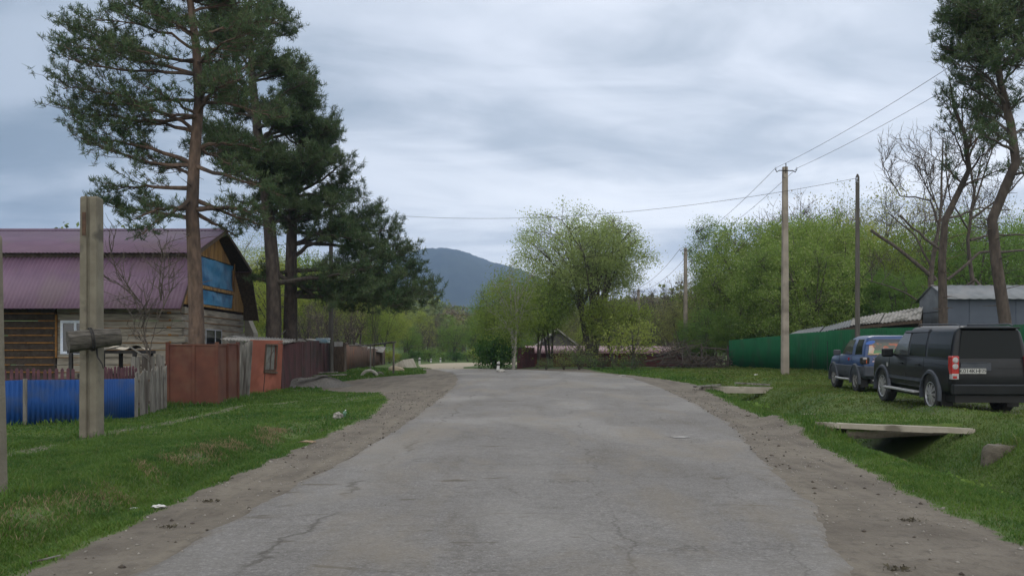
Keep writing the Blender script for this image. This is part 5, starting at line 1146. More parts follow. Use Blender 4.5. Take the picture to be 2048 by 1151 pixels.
BT = {   # proto: height, kwargs
 'a1': dict(seed=1, H=11, rx=3.9, z0=.16, tr=.2, limbs=11, clusters=210, per=95, leaf=.135, spread=.40, forks=2, twigs=1),
 'a2': dict(seed=2, H=12, rx=3.6, z0=.2, tr=.2, limbs=11, clusters=200, per=95, leaf=.135, spread=.40, forks=3, twigs=1),
 'a3': dict(seed=3, H=10, rx=4.2, z0=.12, tr=.18, limbs=12, clusters=220, per=95, leaf=.135, spread=.42, forks=2, twigs=1),
 'b1': dict(seed=4, H=13, rx=3.3, z0=.22, tr=.2, limbs=12, clusters=200, per=44, leaf=.125, spread=.42, forks=2, twigs=3),
 'b2': dict(seed=5, H=12, rx=3.8, z0=.2, tr=.2, limbs=12, clusters=210, per=38, leaf=.125, spread=.45, forks=3, twigs=3),
 'c1': dict(seed=6, H=11, rx=3.2, z0=.2, tr=.16, limbs=12, clusters=220, per=5, leaf=.13, spread=.4, forks=3, twigs=6, twig=.014),
 'c2': dict(seed=7, H=10, rx=3.4, z0=.15, tr=.15, limbs=12, clusters=220, per=7, leaf=.13, spread=.4, forks=4, twigs=6, twig=.014),
 'e1': dict(seed=8, H=11, rx=4.4, z0=.05, tr=.2, limbs=13, clusters=300, per=105, leaf=.14, spread=.36, forks=3, lump=.5, twigs=1),
 'e2': dict(seed=9, H=10, rx=4.0, z0=.06, tr=.18, limbs=13, clusters=280, per=105, leaf=.14, spread=.36, forks=3, lump=.5, twigs=1),
 'd1': dict(seed=10, H=3.2, rx=2.1, z0=.02, tr=.06, limbs=10, clusters=110, per=34, leaf=.15, spread=.28, forks=4, twig=.008, twigs=1),
 'd2': dict(seed=11, H=3.0, rx=2.3, z0=.02, tr=.06, limbs=10, clusters=110, per=12, leaf=.13, spread=.3, forks=4, twig=.009, twigs=4),
}
def put(key, px, ptop, Y, label, group=None, leaf='spring', cat='tree', name='broadleaf_tree', s=None, wide=1, bark=None, **over):
    X = (px-CX)/F*Y; z = G(X, Y); kw = dict(BT[key]); kw.update(over)
    s = s or (P(px, ptop, Y).z-z)/(kw['H']*1.0)
    e = make_tree(key, X, Y, label, group, cat, name, s=s*wide, sz=s, lm=leaf, bark=bark, **kw); return e
g1 = 'trees on the wooded slope behind the left pines'; l1 = 'leafy spring tree on the wooded slope behind the left pines'
for k, px, top, Y, lf in (('a1', 470, 505, 66, 'spring'), ('b1', 508, 474, 80, 'olive'), ('a2', 540, 492, 62, 'spring'), ('a3', 585, 498, 70, 'spring'), ('b2', 625, 505, 74, 'olive'), ('a1', 655, 520, 66, 'spring'), ('a2', 690, 512, 84, 'spring'),
                           ('c1', 715, 545, 74, 'haze'), ('a3', 720, 560, 92, 'spring'), ('a1', 615, 520, 95, 'spring'), ('a3', 560, 500, 98, 'olive'), ('a2', 745, 575, 100, 'spring'), ('b2', 660, 545, 110, 'olive'), ('b1', 480, 500, 100, 'olive')):
    put(k, px, top, Y, where(px, Y, lf, 'tree', 0), g1, lf)
g2 = 'trees lining the far left side of the road bend'; l2 = 'bushy green tree lining the left side of the far road bend'
for k, px, top, Y, lf in (('a3', 762, 588, 88, 'spring'), ('a2', 790, 600, 104, 'spring'), ('b2', 812, 612, 118, 'olive'), ('a1', 838, 618, 124, 'spring'), ('b1', 862, 606, 140, 'olive'), ('c1', 880, 622, 132, 'haze'), ('a3', 905, 634, 122, 'green'), ('b2', 928, 615, 142, 'olive'),
                           ('c2', 850, 640, 116, 'haze'), ('a1', 948, 628, 126, 'spring'), ('a2', 972, 608, 134, 'spring'), ('a3', 820, 648, 108, 'green'), ('b1', 900, 612, 160, 'haze'), ('a2', 1000, 600, 120, 'spring'), ('a1', 1040, 600, 112, 'spring')):
    put(k, px, top, Y, where(px, Y, lf, 'tree', 0), g2, lf)
gs = 'low bushes along the left of the far bend'
for px, top, Y, lf in ((778, 700, 92, 'spring'), (800, 704, 100, 'green'), (826, 700, 104, 'dark'), (858, 695, 108, 'green'), (888, 704, 112, 'green'), (912, 702, 110, 'dark'), (936, 700, 113, 'green'), (745, 690, 90, 'spring'), (965, 690, 114, 'spring')):
    put('d1', px, top, Y, where(px, Y, lf, 'low bush', 0), gs, lf, 'bush', 'bush', wide=1.5)
# bare grey shrubs and a slim birch behind the maroon fence
for i, (px, top, Y) in enumerate(((608, 600, 56), (650, 590, 60), (690, 600, 62))):
    put('c2', px, top, Y, ['twiggy nearly bare shrub behind the fence, left of the wooden pole', 'twiggy nearly bare shrub directly behind the wooden pole', 'twiggy nearly bare shrub behind the rusty fence, right of the wooden pole'][i], None, 'haze', 'shrub', 'bare_shrub')
put('b1', 748, 560, 66, 'slim pale birch with a thin trunk behind the pipe arch', None, 'willow2', wide=.5, bark=None)
# ---- centre: birch, dark bush, willow, small trees
def own(px, top, Y, label, lm, name='broadleaf_tree', cat='tree', bark=None, rz=0, **kw):
    X = (px-CX)/F*Y; H = P(px, top, Y).z-G(X, Y)
    e = empty(name, (X, Y, G(X, Y)), label, cat, None, rz); wood, lv = tree_data(H=H, **kw); wood.build('trunk', bark or BARK, e, smooth=60)
    if lv: np_mesh('crown', lv[0], lv[1], LM[lm], e)
    return e
own(1028, 505, 60, 'white-trunked birch with drooping young leaves beside the red shed', 'willow2', 'birch_tree', bark=BIRCH, seed=31, rx=2.3, z0=.14, tr=.11, limbs=16, clusters=170, per=60, leaf=.11, spread=.36, droop=.6, lump=.6, forks=2, twig=.009, twigs=1)
own(990, 560, 64, 'slender spring-green tree left of the white-trunked birch', 'willow2', seed=33, rx=1.9, z0=.08, tr=.1, limbs=10, clusters=190, per=75, leaf=.105, spread=.36, droop=.3, forks=2, twig=.012, twigs=1)
own(992, 672, 61, 'dense dark bush at the foot of the birch on the bend', 'dark', 'bush', 'bush', seed=34, rx=1.5, z0=.02, tr=.05, limbs=10, clusters=130, per=50, leaf=.15, spread=.24, forks=4, twig=.01)
own(1185, 414, 66, 'big many-stemmed willow with an umbrella crown in front of the red shed', 'willow', 'willow_tree', seed=35, rx=5.1, z0=.38, tr=.26, limbs=26, clusters=620, per=95, leaf=.12, spread=.36, droop=.55, forks=6, twig=.016, lump=.45, twigs=1)
own(1100, 520, 68, 'yellow-green young tree filling the gap between birch and willow', 'willow2', seed=36, rx=2.9, z0=.34, tr=.12, limbs=12, clusters=190, per=55, leaf=.12, spread=.42, droop=.4, forks=3, twig=.012, lump=.6, twigs=2)
own(1075, 560, 64, 'low spreading green tree hanging over the left end of the red shed', 'willow2', seed=37, rx=2.4, z0=.42, tr=.09, limbs=10, clusters=210, per=80, leaf=.12, spread=.36, droop=.4, forks=2, twig=.012, twigs=2)
own(1228, 600, 64, 'small green tree right of the willow trunk', 'willow2', seed=38, rx=2.6, z0=.40, tr=.09, limbs=10, clusters=210, per=80, leaf=.12, spread=.36, forks=3, twig=.012, twigs=2)
own(1262, 640, 55, 'small dark-stemmed tree in front of the far concrete pole', 'willow2', seed=39, rx=1.9, z0=.22, tr=.07, limbs=9, clusters=90, per=22, leaf=.13, spread=.3, forks=1, twig=.01, twigs=2)
gb_ = 'shrubs between the road and the red shed'
for px, top, Y, lf, k in ((1092, 716, 57.5, 'green', 'd2'), (1128, 712, 58, 'willow2', 'd2'), (1160, 700, 58, 'green', 'd2'), (1205, 712, 58, 'dark', 'd2'), (1243, 714, 57, 'green', 'd2'), (1160, 670, 62, 'olive', 'd2'), (1268, 708, 53, 'dark', 'd2')):
    put(k, px, top, Y, where(px, Y, lf, 'straggly shrub', 0), gb_, lf, 'shrub', 'shrub', wide=1.25)
# ---- right: thicket between the poles
g3 = 'grey-green trees behind the brush pile'
for k, px, top, Y, lf in (('c1', 1215, 575, 92, 'haze'), ('c2', 1250, 560, 100, 'haze'), ('c1', 1290, 562, 95, 'haze'), ('c2', 1325, 568, 88, 'haze'), ('b2', 1330, 600, 82, 'olive'), ('c1', 1352, 548, 84, 'haze'), ('b1', 1390, 530, 82, 'olive'), ('b2', 1300, 625, 82, 'olive'), ('a3', 1260, 640, 84, 'willow2'),
                           ('a2', 1360, 610, 72, 'olive'), ('b1', 1405, 560, 76, 'olive'), ('b2', 1165, 590, 96, 'olive'), ('a1', 1120, 600, 98, 'olive'), ('a3', 1190, 620, 90, 'spring'), ('a2', 1230, 625, 110, 'olive'), ('a1', 1300, 610, 112, 'olive'), ('a3', 1370, 600, 108, 'olive')):
    put(k, px, top, Y, where(px, Y, lf, 'thicket tree', 0), g3, lf)
own(1422, 432, 74, 'airy tall tree with small grey leaves right of the mid-distance pole', 'green', seed=41, rx=2.1, z0=.42, tr=.13, limbs=12, clusters=190, per=70, leaf=.12, spread=.3, droop=.2, forks=2, twig=.012, lump=.5, twigs=2)
g4 = 'blossoming bird cherry trees behind the green fence'
for k, px, top, Y in (('e1', 1512, 418, 66), ('e2', 1570, 446, 62), ('e1', 1625, 412, 66), ('e2', 1675, 452, 62), ('e1', 1550, 470, 60), ('e2', 1610, 480, 57), ('e1', 1480, 480, 70), ('e2', 1660, 500, 58)):
    put(k, px, top, Y, where(px, Y, 'bloom', 'blossoming tree', 0), g4, 'bloom')
for i, (px, top, Y) in enumerate(((1430, 610, 64), (1465, 628, 63), (1500, 615, 61.5), (1400, 640, 66))):
    put('e2', px, top, Y, ['leafy bush overhanging the grass just left of the green fence end', 'leafy bush overhanging the far end of the green fence', 'leafy bush behind the far green fence panels', 'leafy bush nearest the mid-distance concrete pole'][i], None, 'green', 'bush', 'bush', wide=1.1)
g5 = 'mixed trees behind the grey metal building'
for k, px, top, Y, lf in (('c1', 1580, 385, 84, 'haze'), ('c2', 1650, 390, 82, 'haze'), ('a1', 1720, 440, 66, 'spring'), ('b2', 1760, 372, 72, 'olive'), ('a3', 1795, 462, 62, 'spring'), ('b1', 1820, 385, 74, 'olive'), ('a2', 1850, 430, 64, 'spring'), ('a1', 1900, 462, 66, 'green'), ('b2', 1880, 400, 78, 'haze'),
                           ('a3', 1950, 430, 60, 'green'), ('a2', 2000, 420, 66, 'spring'), ('a1', 2045, 440, 60, 'green'), ('b1', 1960, 400, 80, 'olive'), ('e2', 1740, 520, 58, 'green'), ('e1', 1800, 530, 56, 'green'), ('a3', 2075, 430, 70, 'spring'), ('e2', 1855, 545, 58, 'green'), ('b2', 1700, 400, 90, 'olive')):
    put(k, px, top, Y, where(px, Y, lf, 'tree', 0), g5, lf)
# ---- right-hand pines
pine('tall dark pine at the right edge rising behind the black car', [(2012, 760, 0), (2010, 640, 0), (1992, 520, 0), (1984, 440, 0), (2010, 375, 0), (2032, 325, 0), (2022, 250, 0), (2002, 170, 0), (1990, 100, 0), (1975, 10, 0), (1965, -110, 0)], 30,
     [(185, 1888, 90, 0, 1.1), (150, 1892, 45, .8, 1.1), (110, 1905, 10, -1, 1.1), (60, 1920, -40, 1, 1.1), (200, 1925, 130, -1, 1.1), (220, 1915, 165, 1, .8), (170, 2070, 90, 0, 1.1), (120, 2080, 40, 1, 1.1), (230, 2075, 180, -1, 1), (90, 2060, -20, -1, 1.1), (40, 2040, -80, 0, 1.1), (140, 1950, 60, 2, 1.1), (100, 1950, 20, -2, 1.1),
      (60, 1985, -60, 1.5, 1.1), (10, 1930, -90, 0, 1.1), (270, 2080, 260, 1, .6), (290, 1955, 235, 1, .35), (0, 2030, -120, 0, 1.1), (160, 2010, 120, 2.5, 1.1), (130, 2040, 100, -2.5, 1.1), (260, 1930, 215, 1.2, .9), (300, 1960, 270, -1, .7), (320, 2085, 300, 1, .8), (240, 1985, 215, 2, .9), (350, 2090, 345, -1, .6)],
     21, r0=.20, filler=(11.2, 14.5, 2.2, 22, 1.1), deadtwigs=10, tuft=.19)
pine('half-dead pine with a broken bare crown behind the front of the black car', [(1888, 760, 0), (1886, 620, 0), (1884, 520, 0), (1890, 440, 0), (1912, 395, 0), (1938, 340, 0), (1930, 270, 0), (1908, 215, 0), (1900, 165, 0)], 33,
     [(250, 1882, 175, 0, .5), (290, 1880, 195, 1, .5), (300, 1960, 165, 0, .4), (330, 1985, 190, 1.2, .4), (340, 1890, 240, -1, .3), (360, 2010, 260, .5, .35), (370, 1890, 325, 1, .2), (300, 1995, 230, -1, .35), (380, 2040, 330, 1, .25), (260, 1935, 150, -.8, .5)],
     22, r0=.17, deadtwigs=26, crown_density=.7, spacing=.26)
def bare_tree(label, px0, Y, limbs, seed, r0=.2, twig_n=9, name='bare_tree', m=None, parentless=True):
    """limbs: list of (list of (px,py,dY), r_start, r_end, twigs?) drawn at their own depth"""
    rng = np.random.RandomState(seed); X = (px0-CX)/F*Y; o = np.array([X, Y, G(X, Y)]); e = empty(name, Vector(o), label, 'tree')
    mb = MB(); tw = MB()
    def sprout(p, d, ln, r_, depth):
        n = 4; pts = [p]; dd = d
        for i in range(n): dd = unit(dd+rng.randn(3)*.22+np.array([0, 0, .12])); pts.append(pts[-1]+dd*ln/n)
        tw.tube(pts, list(np.linspace(r_, r_*.4, n+1)), 4, cap=False)
        if depth > 0:
            for q in pts[1:]:
                for _ in range(2 if depth > 1 else 1): sprout(q, unit(dd+rng.randn(3)*.7), ln*.5*(.6+.6*rng.rand()), r_*.6, depth-1)
    for (pp, ra, rb, nt_) in limbs:
        A = [np.array(P(a, b, Y+c))-o for a, b, c in pp]; pts = []
        for i in range(len(A)-1):
            for k in range(4): pts.append(A[i]*(1-k/4)+A[i+1]*k/4+rng.randn(3)*.025)
        pts.append(A[-1]); mb.tube(pts, list(np.linspace(ra, rb, len(pts))), 8)
        for k in range(nt_):
            i = rng.randint(len(pts)//3, len(pts)); d = unit(np.array([rng.randn(), rng.randn()*.8, .9+.5*rng.rand()])); sprout(pts[i], d, .9+1.3*rng.rand(), .024, 2)
    t_ = mb.build('trunk', m or DEAD, e, smooth=60); tw.build('twigs', m or DEAD, e); return e
bare_tree('bare broken-topped tree with leafless twigs left of the half-dead pine', 1868, 52,
  [([(1868, 680, 0), (1862, 560, 0), (1868, 500, 0), (1880, 440, 0), (1886, 275, 0)], .22, .04, 5), ([(1880, 455, 0), (1860, 400, .3), (1800, 392, .5), (1765, 330, .6)], .07, .02, 12), ([(1868, 400, .2), (1850, 370, 0), (1835, 330, 0)], .05, .02, 8),
   ([(1875, 420, 0), (1855, 350, -.5), (1845, 318, -.6)], .045, .015, 9), ([(1880, 430, 0), (1900, 350, .6), (1945, 300, .8)], .06, .02, 9), ([(1872, 560, 0), (1850, 540, 0), (1800, 500, 0), (1742, 460, 0)], .14, .09, 0), ([(1885, 500, -.5), (1850, 478, -.5), (1800, 430, -.5)], .10, .06, 0),
   ([(1866, 540, .3), (1830, 470, .8), (1775, 425, 1)], .08, .03, 5), ([(1880, 440, 0), (1920, 430, 0), (1960, 415, 0), (2020, 420, 0)], .08, .03, 8), ([(1850, 610, .5), (1800, 580, .8), (1725, 555, 1)], .06, .02, 6), ([(1895, 560, -3), (1960, 505, -3), (2048, 500, -3)], .09, .06, 0)], 5)
bare_tree('gnarled leafless crown of crossing limbs between the two right-hand pines', 1950, 54,
  [([(1940, 690, 0), (1945, 560, 0), (1935, 480, 0), (1950, 380, 0)], .17, .07, 4), ([(1950, 400, 0), (1935, 300, 0), (1945, 220, 0), (1940, 170, 0)], .07, .015, 12), ([(1945, 420, 0), (1985, 300, .5), (2000, 210, .5)], .07, .015, 12), ([(1940, 440, 0), (2010, 390, -.5), (2060, 340, -.5)], .08, .03, 10),
   ([(1938, 460, 0), (1900, 400, -.5), (1890, 330, -.6), (1898, 260, -.6)], .06, .015, 12), ([(1942, 480, 0), (1980, 470, .4), (2050, 470, .6)], .09, .05, 4), ([(1940, 430, 0), (1960, 330, 1), (1975, 250, 1)], .05, .015, 12), ([(2003, 610, -6), (1950, 560, -5), (1905, 585, -4)], .08, .07, 0)], 9)
# ---- red shed behind the shrubs
sh = empty('red_shed', P(1060, 740, 70), 'long dark red shed with a faded pink metal roof behind the willow', 'shed'); iv = Matrix.Translation(sh.location).inverted()
a, b = P(1055, 705, 70), P(1420, 705, 72); zg_ = G(a.x, a.y)-.2; m_ = MB(); m_.prism([(a.x, 70, zg_), (b.x, 72, zg_), (b.x, 72, a.z+.05), (a.x, 70, a.z+.05)], (0, 0, 0), (0, .1, 0)); m_.prism([(a.x, 70.1, zg_), (a.x, 74, zg_), (a.x, 74, a.z+.05), (a.x, 72, a.z+.6), (a.x, 70.1, a.z+.05)], (.001, 0, 0), (.1, 0, 0))
m_.build('wall', mat('dark_red_boards', (.085, .022, .026), (.11, .03, .032), 3, .85), sh).matrix_parent_inverse = iv
vs, fs = corrugated(P(1051, 706, 69.7), P(1424, 706, 71.7)-P(1051, 706, 69.7), Vector((0, 2.3, .62)), .2, .02, nv=1); np_mesh('roof', vs, fs, mat('faded_pink_roof', (.26, .14, .15), (.34, .22, .225), 1.3, .6, c3=(.2, .1, .1), s3=4), sh).matrix_parent_inverse = iv
rfz = empty('board_fence', P(1037, 740, 63), 'low dark red board fence joining the birch and the red shed', 'fence'); iv = Matrix.Translation(rfz.location).inverted()
m_ = MB()
for i in range(24):
    t_ = i/24; x = P(1034, 0, 62).x*(1-t_)+P(1060, 0, 69.5).x*t_+i*.012; y = 62+t_*7.4; z = G(x, y); m_.box(x, x+.12, y, y+.03, z-.05, z+1.5+.04*math.sin(i*2))
m_.build('boards', MAROON, rfz).matrix_parent_inverse = iv
# house gable glimpsed behind the shrubs
hs = empty('grey_house', P(1112, 700, 84), 'grey house gable half hidden behind the willow shrubs', 'house'); iv = Matrix.Translation(hs.location).inverted()
m_ = MB(); q = [P(1075, 740, 84), P(1075, 692, 84), P(1115, 662, 84), P(1155, 692, 84), P(1155, 740, 84)]; m_.prism(q, (0, 0, 0), (0, 6, 0)); m_.build('wall', mat('grey_render', (.08, .075, .07), (.12, .11, .10), 2, .9), hs).matrix_parent_inverse = iv
m_ = MB(); m_.prism([P(1068, 697, 84), P(1115, 660, 84), P(1115, 657, 84), P(1068, 693, 84)], (0, -.4, 0), (0, 6.5, 0)); m_.prism([P(1115, 660, 84), P(1162, 697, 84), P(1162, 693, 84), P(1115, 657, 84)], (0, -.4, 0), (0, 6.5, 0)); m_.build('roof', SLATE, hs).matrix_parent_inverse = iv
# ---- brush pile
bp_ = empty('brush_pile', (14.0, 62, G(14, 62)), 'tangled heap of cut grey branches beside the mid-distance pole', 'brush pile'); rng = np.random.RandomState(7); m_ = MB()
for k in range(360):
    px = rng.uniform(1315, 1465); Y = rng.uniform(58, 63); X = (px-CX)/F*Y; hm_ = 1.7*math.exp(-((px-1350)/45)**2)+.55*math.exp(-((px-1440)/30)**2)+.25
    p0 = np.array([X, Y, G(X, Y)+rng.rand()*hm_]); d = unit(np.array([rng.randn(), rng.randn()*.6, rng.randn()*.35+.1])); ln = rng.uniform(.6, 2.4)
    m_.tube([p0-bp_.location, p0+d*ln*.5+rng.randn(3)*.08-np.array(bp_.location), p0+d*ln-np.array(bp_.location)], [.02+.02*rng.rand(), .018, .006], 4, cap=False)
for (a, b, r_) in (((1313, 712, 60), (1372, 693, 59), .06), ((1372, 688, 59), (1382, 712, 59), .06), ((1290, 722, 60), (1350, 712, 59), .05), ((1250, 690, 60), (1235, 700, 60), .05)): m_.tube([P(*a)-bp_.location, P(*b)-bp_.location], [r_, r_*.7], 6)
m_.build('branches', DEAD, bp_)
rl_ = empty('rail_fence', onground(1405, 61), 'leaning dark rail fence between the brush pile and green fence', 'fence'); iv = Matrix.Translation(rl_.location).inverted()
m_ = MB(); m_.tube([P(1403, 694, 61), P(1458, 699, 60.5)], .05, 6); m_.build('rail', DEAD, rl_).matrix_parent_inverse = iv
for px in (1403, 1456): p = P(px, 690, 61); MB().tube([(p.x, p.y, G(p.x, p.y)-.2), p], .07, 6).build('post', DEAD, rl_).matrix_parent_inverse = iv
X, Y, z = onground(1345, 55); A, B = np.meshgrid(np.linspace(-.9, .9, 20), np.linspace(-1.4, 1.4, 12)); V = np.stack([A+X, B+Y, g(A+X, B+Y)+.14*np.exp(-(A/.6)**2-(B/.9)**2)-.04+.02*np.sin(A*9)*np.sin(B*7)], -1).reshape(-1, 3); ii = (np.arange(11)[:, None]*20+np.arange(19)[None]).ravel()
tag(np_mesh('sawdust_heap', V, np.stack([ii, ii+1, ii+21, ii+20], -1), mat('sawdust', (.30, .26, .15), (.22, .2, .12), 4, .95), smooth=True), 'low yellowish sawdust heap on the grass before the brush pile', 'sawdust heap')
# bare saplings against the timber house
bare_tree('thin leafless sapling in front of the timber house wall', 296, 26.8, [([(303, 790, 0), (300, 700, 0), (312, 640, 0), (322, 600, 0)], .02, .006, 4), ([(300, 720, 0), (280, 650, .2), (277, 590, .2)], .014, .005, 3), ([(302, 740, 0), (290, 690, -.2), (283, 655, -.2)], .012, .005, 2)], 4, name='sapling')
# ---- far-off woods, one mass
rng = np.random.RandomState(17); PV = []; n_far = 1500; SZ = []
fx = []; 
while len(fx) < n_far:
    Y = 128+rng.rand()**.8*480; px = rng.uniform(-60, 2110); X = (px-CX)/F*Y
    if Y < 150 and 700 < px < 1000: continue
    fx.append((X, Y))
fx = np.array(fx); gz = g(fx[:, 0], fx[:, 1]); hh_ = rng.uniform(8, 12.5, n_far); nl = 170
ctr = np.stack([fx[:, 0], fx[:, 1], gz+hh_*.55], -1); q = rng.randn(n_far, nl, 3); q = unit(q)*rng.rand(n_far, nl, 1)**.33*np.stack([hh_*.33, hh_*.33, hh_*.47], -1)[:, None, :]
q *= 1+.25*np.sin(q*1.7+rng.rand(n_far, 1, 3)*6)
PP = (ctr[:, None, :]+q).reshape(-1, 3); lsz = np.repeat(.55+fx[:, 1]*.0022, nl)[:, None]
d = unit(rng.randn(len(PP), 3)); qd = unit(np.cross(d, rng.randn(len(PP), 3))); s_ = lsz*(.6+.8*rng.rand(len(PP), 1))
V = np.stack([PP-d*s_/2, PP+qd*s_*.35, PP+d*s_/2, PP-qd*s_*.35], 1).reshape(-1, 3)
tone = np.repeat(rng.rand(n_far), nl*4)
wm = bpy.data.materials.new('far_wood'); wm.use_nodes = True; t = NT(wm); a_ = t.attr('tone'); c = t.mix(t.rng(a_, .0, .55), (.105, .14, .04), (.145, .175, .055)); c = t.mix(t.rng(a_, .6, .72), c, (.13, .11, .08)); c = t.mix(t.rng(a_, .9, .95), c, (.08, .145, .04)); t.color(c, .8, .1)
tag(np_mesh('far_woods', V, np.arange(len(V)).reshape(-1, 4), wm, attr={'tone': tone}), kind='stuff')
# ================================================================ grass and small things
rng = np.random.RandomState(99)
def scatter(n, y0, y1, xa, xb, pw=1.0):
    y = y0+(y1-y0)*rng.rand(n)**pw; lo = np.maximum(xa, -(1060/F)*y-2.5); hi = np.minimum(xb, (1060/F)*y+2.5)
    x = lo+(hi-lo)*rng.rand(n); return x, y
def grass(name, n, y0, y1, hgt, wid, regions, m, pw=.8, keep=None, tall=None):
    X = []; Y = []
    for (xa, xb, fr_) in regions: a, b = scatter(int(n*fr_), y0, y1, xa, xb, pw); X.append(a); Y.append(b)
    X = np.concatenate(X); Y = np.concatenate(Y); dm = dirt(X, Y); k = rng.rand(len(X)) > np.clip(dm*1.5-.08, 0, 1)
    k &= ~((X > 5.7) & (X < 9.1) & (Y > 16.1) & (Y < 19.0) & False)
    cl_ = wob(X*1.1+9, Y*1.1); 
    if keep is not None: k &= keep(X, Y)
    X, Y, dm, cl_ = X[k], Y[k], dm[k], cl_[k]; n = len(X); Z = g(X, Y)-.01
    onb = (X > 5.8) & (X < 9.0) & (Y > 16.4) & (Y < 18.8); Z = np.where(onb, np.maximum(Z, .28-.16+.10*sm(6, 9, X)+.07*sm(16.3, 18.9, Y)+.012*wob(X*5, Y*5)+.015), Z)
    tuf = np.clip(wob(X*2.7+4, Y*2.3)+.5*wob(X*7.1, Y*6.3+2)-.35, 0, 1.2); sc_ = (.45+.8*rng.rand(n)**1.5+.3*np.clip(cl_, -1, 1)+1.1*tuf)*(1-.5*dm); h = hgt*sc_*(1+.010*Y); a = rng.rand(n)*6.283; w_ = wid*(.7+.6*rng.rand(n))*(1+.03*Y)
    lean = rng.randn(n, 2)*.45*h[:, None]
    B_ = np.stack([X, Y, Z], -1); dx = np.stack([np.cos(a), np.sin(a), 0*a], -1)*w_[:, None]/2
    mid = B_+np.stack([lean[:, 0]*.35, lean[:, 1]*.35, h*.6], -1); tip = B_+np.stack([lean[:, 0], lean[:, 1], h*(1-.15*rng.rand(n))], -1)
    V = np.stack([B_-dx, B_+dx, mid+dx*.7, tip], 1); V2 = mid-dx*.7
    V = np.stack([B_-dx, B_+dx, mid+dx*.6, tip, mid-dx*.6], 1).reshape(-1, 3); i5 = np.arange(n)*5
    Fc = np.concatenate([np.stack([i5, i5+1, i5+2, i5+4], -1)]); F3 = np.stack([i5+4, i5+2, i5+3], -1)
    # quads and a triangle tip: make the tip a degenerate-free quad by splitting the blade in two quads sharing the tip
    V = np.stack([B_-dx, B_+dx, tip+dx*.12, tip-dx*.12], 1).reshape(-1, 3); V3 = V.reshape(n, 4, 3); V3[:, 2:, :] += 0
    Vm = np.stack([B_-dx, B_+dx, mid+dx*.75, mid-dx*.75, tip+dx*.1, tip-dx*.1], 1).reshape(-1, 3); i6 = np.arange(n)*6
    Fc = np.concatenate([np.stack([i6, i6+1, i6+2, i6+3], -1), np.stack([i6+3, i6+2, i6+4, i6+5], -1)])
    tone = np.repeat(rng.rand(n), 6)
    return tag(np_mesh(name, Vm, Fc, m, attr={'tone': tone}), kind='stuff')
gmat = bpy.data.materials.new('grass_blades'); gmat.use_nodes = True; t = NT(gmat); a_ = t.attr('tone')
pn = t.noise(.35, 5); pn2 = t.noise(1.7, 5)
c = t.mix(t.rng(pn, .35, .65), (.038, .098, .014), (.088, .158, .024)); c = t.mix(t.rng(pn2, .45, .65, 0, .75), c, (.034, .088, .015)); c = t.mix(t.rng(a_, .72, 1.0, 0, .7), c, (.14, .18, .035)); c = t.mix(t.rng(a_, .0, .05, 1, 0), c, (.18, .16, .08))
sxy = t.n.new('ShaderNodeSeparateXYZ'); t.l.new(t.vec, sxy.inputs[0])
c = t.mix(t.math('MULTIPLY', t.rng(sxy.outputs[0], 7.2, 9.5, 0, .6), t.rng(pn2, .35, .6)), c, (.15, .155, .04))
t.color(c, .6, .25)
tr = t.n.new('ShaderNodeBsdfTranslucent'); t.l.new(c, tr.inputs[0]); ms = t.n.new('ShaderNodeMixShader'); ms.inputs[0].default_value = .35; t.l.new(t.b.outputs[0], ms.inputs[1]); t.l.new(tr.outputs[0], ms.inputs[2]); t.l.new(ms.outputs[0], t.n['Material Output'].inputs['Surface'])
grass('near_grass', 420000, 5.5, 17, .052, .0085, ((-12.5, -2.9, .62), (3.9, 12.5, .40)), gmat, .75)
grass('verge_grass', 210000, 17, 34, .055, .014, ((-14, -2.6, .5), (4.6, 15.6, .5)), gmat, .9)
grass('far_grass', 90000, 34, 62, .07, .03, ((-14, -4, .35), (5.5, 15.2, .65)), gmat, 1)
DRY = mat('dry_grass', (.17, .13, .07), (.24, .19, .11), 6, .9, transl=.2)
grass('dry_grass', 15000, 6, 18, .07, .008, ((-5.25, -4.3, 1.0),), DRY, .8, keep=lambda x, y: (wob(y*1.7, x*.6+3) > -.25) & (rng.rand(len(x)) < np.exp(-((x+4.75+.25*wob(y*.9, y*.2))/.2)**2)))
def fence_side(x, y):
    d = np.minimum.reduce([np.abs(x-np.interp(y, [22, 36, 48, 60], [15.3, 15.3, 15.05, 14.8])), np.abs(y-np.interp(x, [-11.5, -9.9, -9.8], [20.2, 20.9, 20.9]))+10*(x > -9.6)])
    return rng.rand(len(x)) < np.exp(-(d/.3)**2)
grass('fence_weeds', 90000, 19, 60, .13, .018, ((-12, -9.4, .4), (14, 15.6, .6)), gmat, 1, keep=fence_side)
SPOTS = [(-7.95, 16.9, .35), (-8.25, 17, .3), (-5.45, 9.3, .35), (12.2, 39, .5), (5.75, 16.4, .5), (6.3, 16.2, .5), (8.5, 15.8, .5), (9.0, 15.8, .5), (7.9, 14.2, .45), (13.4, 67, .4), (-6.2, 45, .6), (-7.4, 61, .8), (-10.6, 27.2, .4), (-10, 27.3, .4), (-9.5, 27.3, .4), (-9.3, 28.6, .4), (-9.2, 30.3, .4), (-9.5, 32.2, .5), (-9, 33.2, .4), (6.2, 31, .5), (9.4, 31.3, .5)]
def spots(x, y):
    k = np.zeros(len(x))
    for a, b, r_ in SPOTS: k = np.maximum(k, np.exp(-((x-a)/r_)**2-((y-b)/r_)**2))
    return rng.rand(len(x)) < k
grass('contact_weeds', 260000, 8.5, 47, .14, .013, ((-11.5, -5, .5), (5.2, 12.8, .5)), gmat, .8, keep=spots)
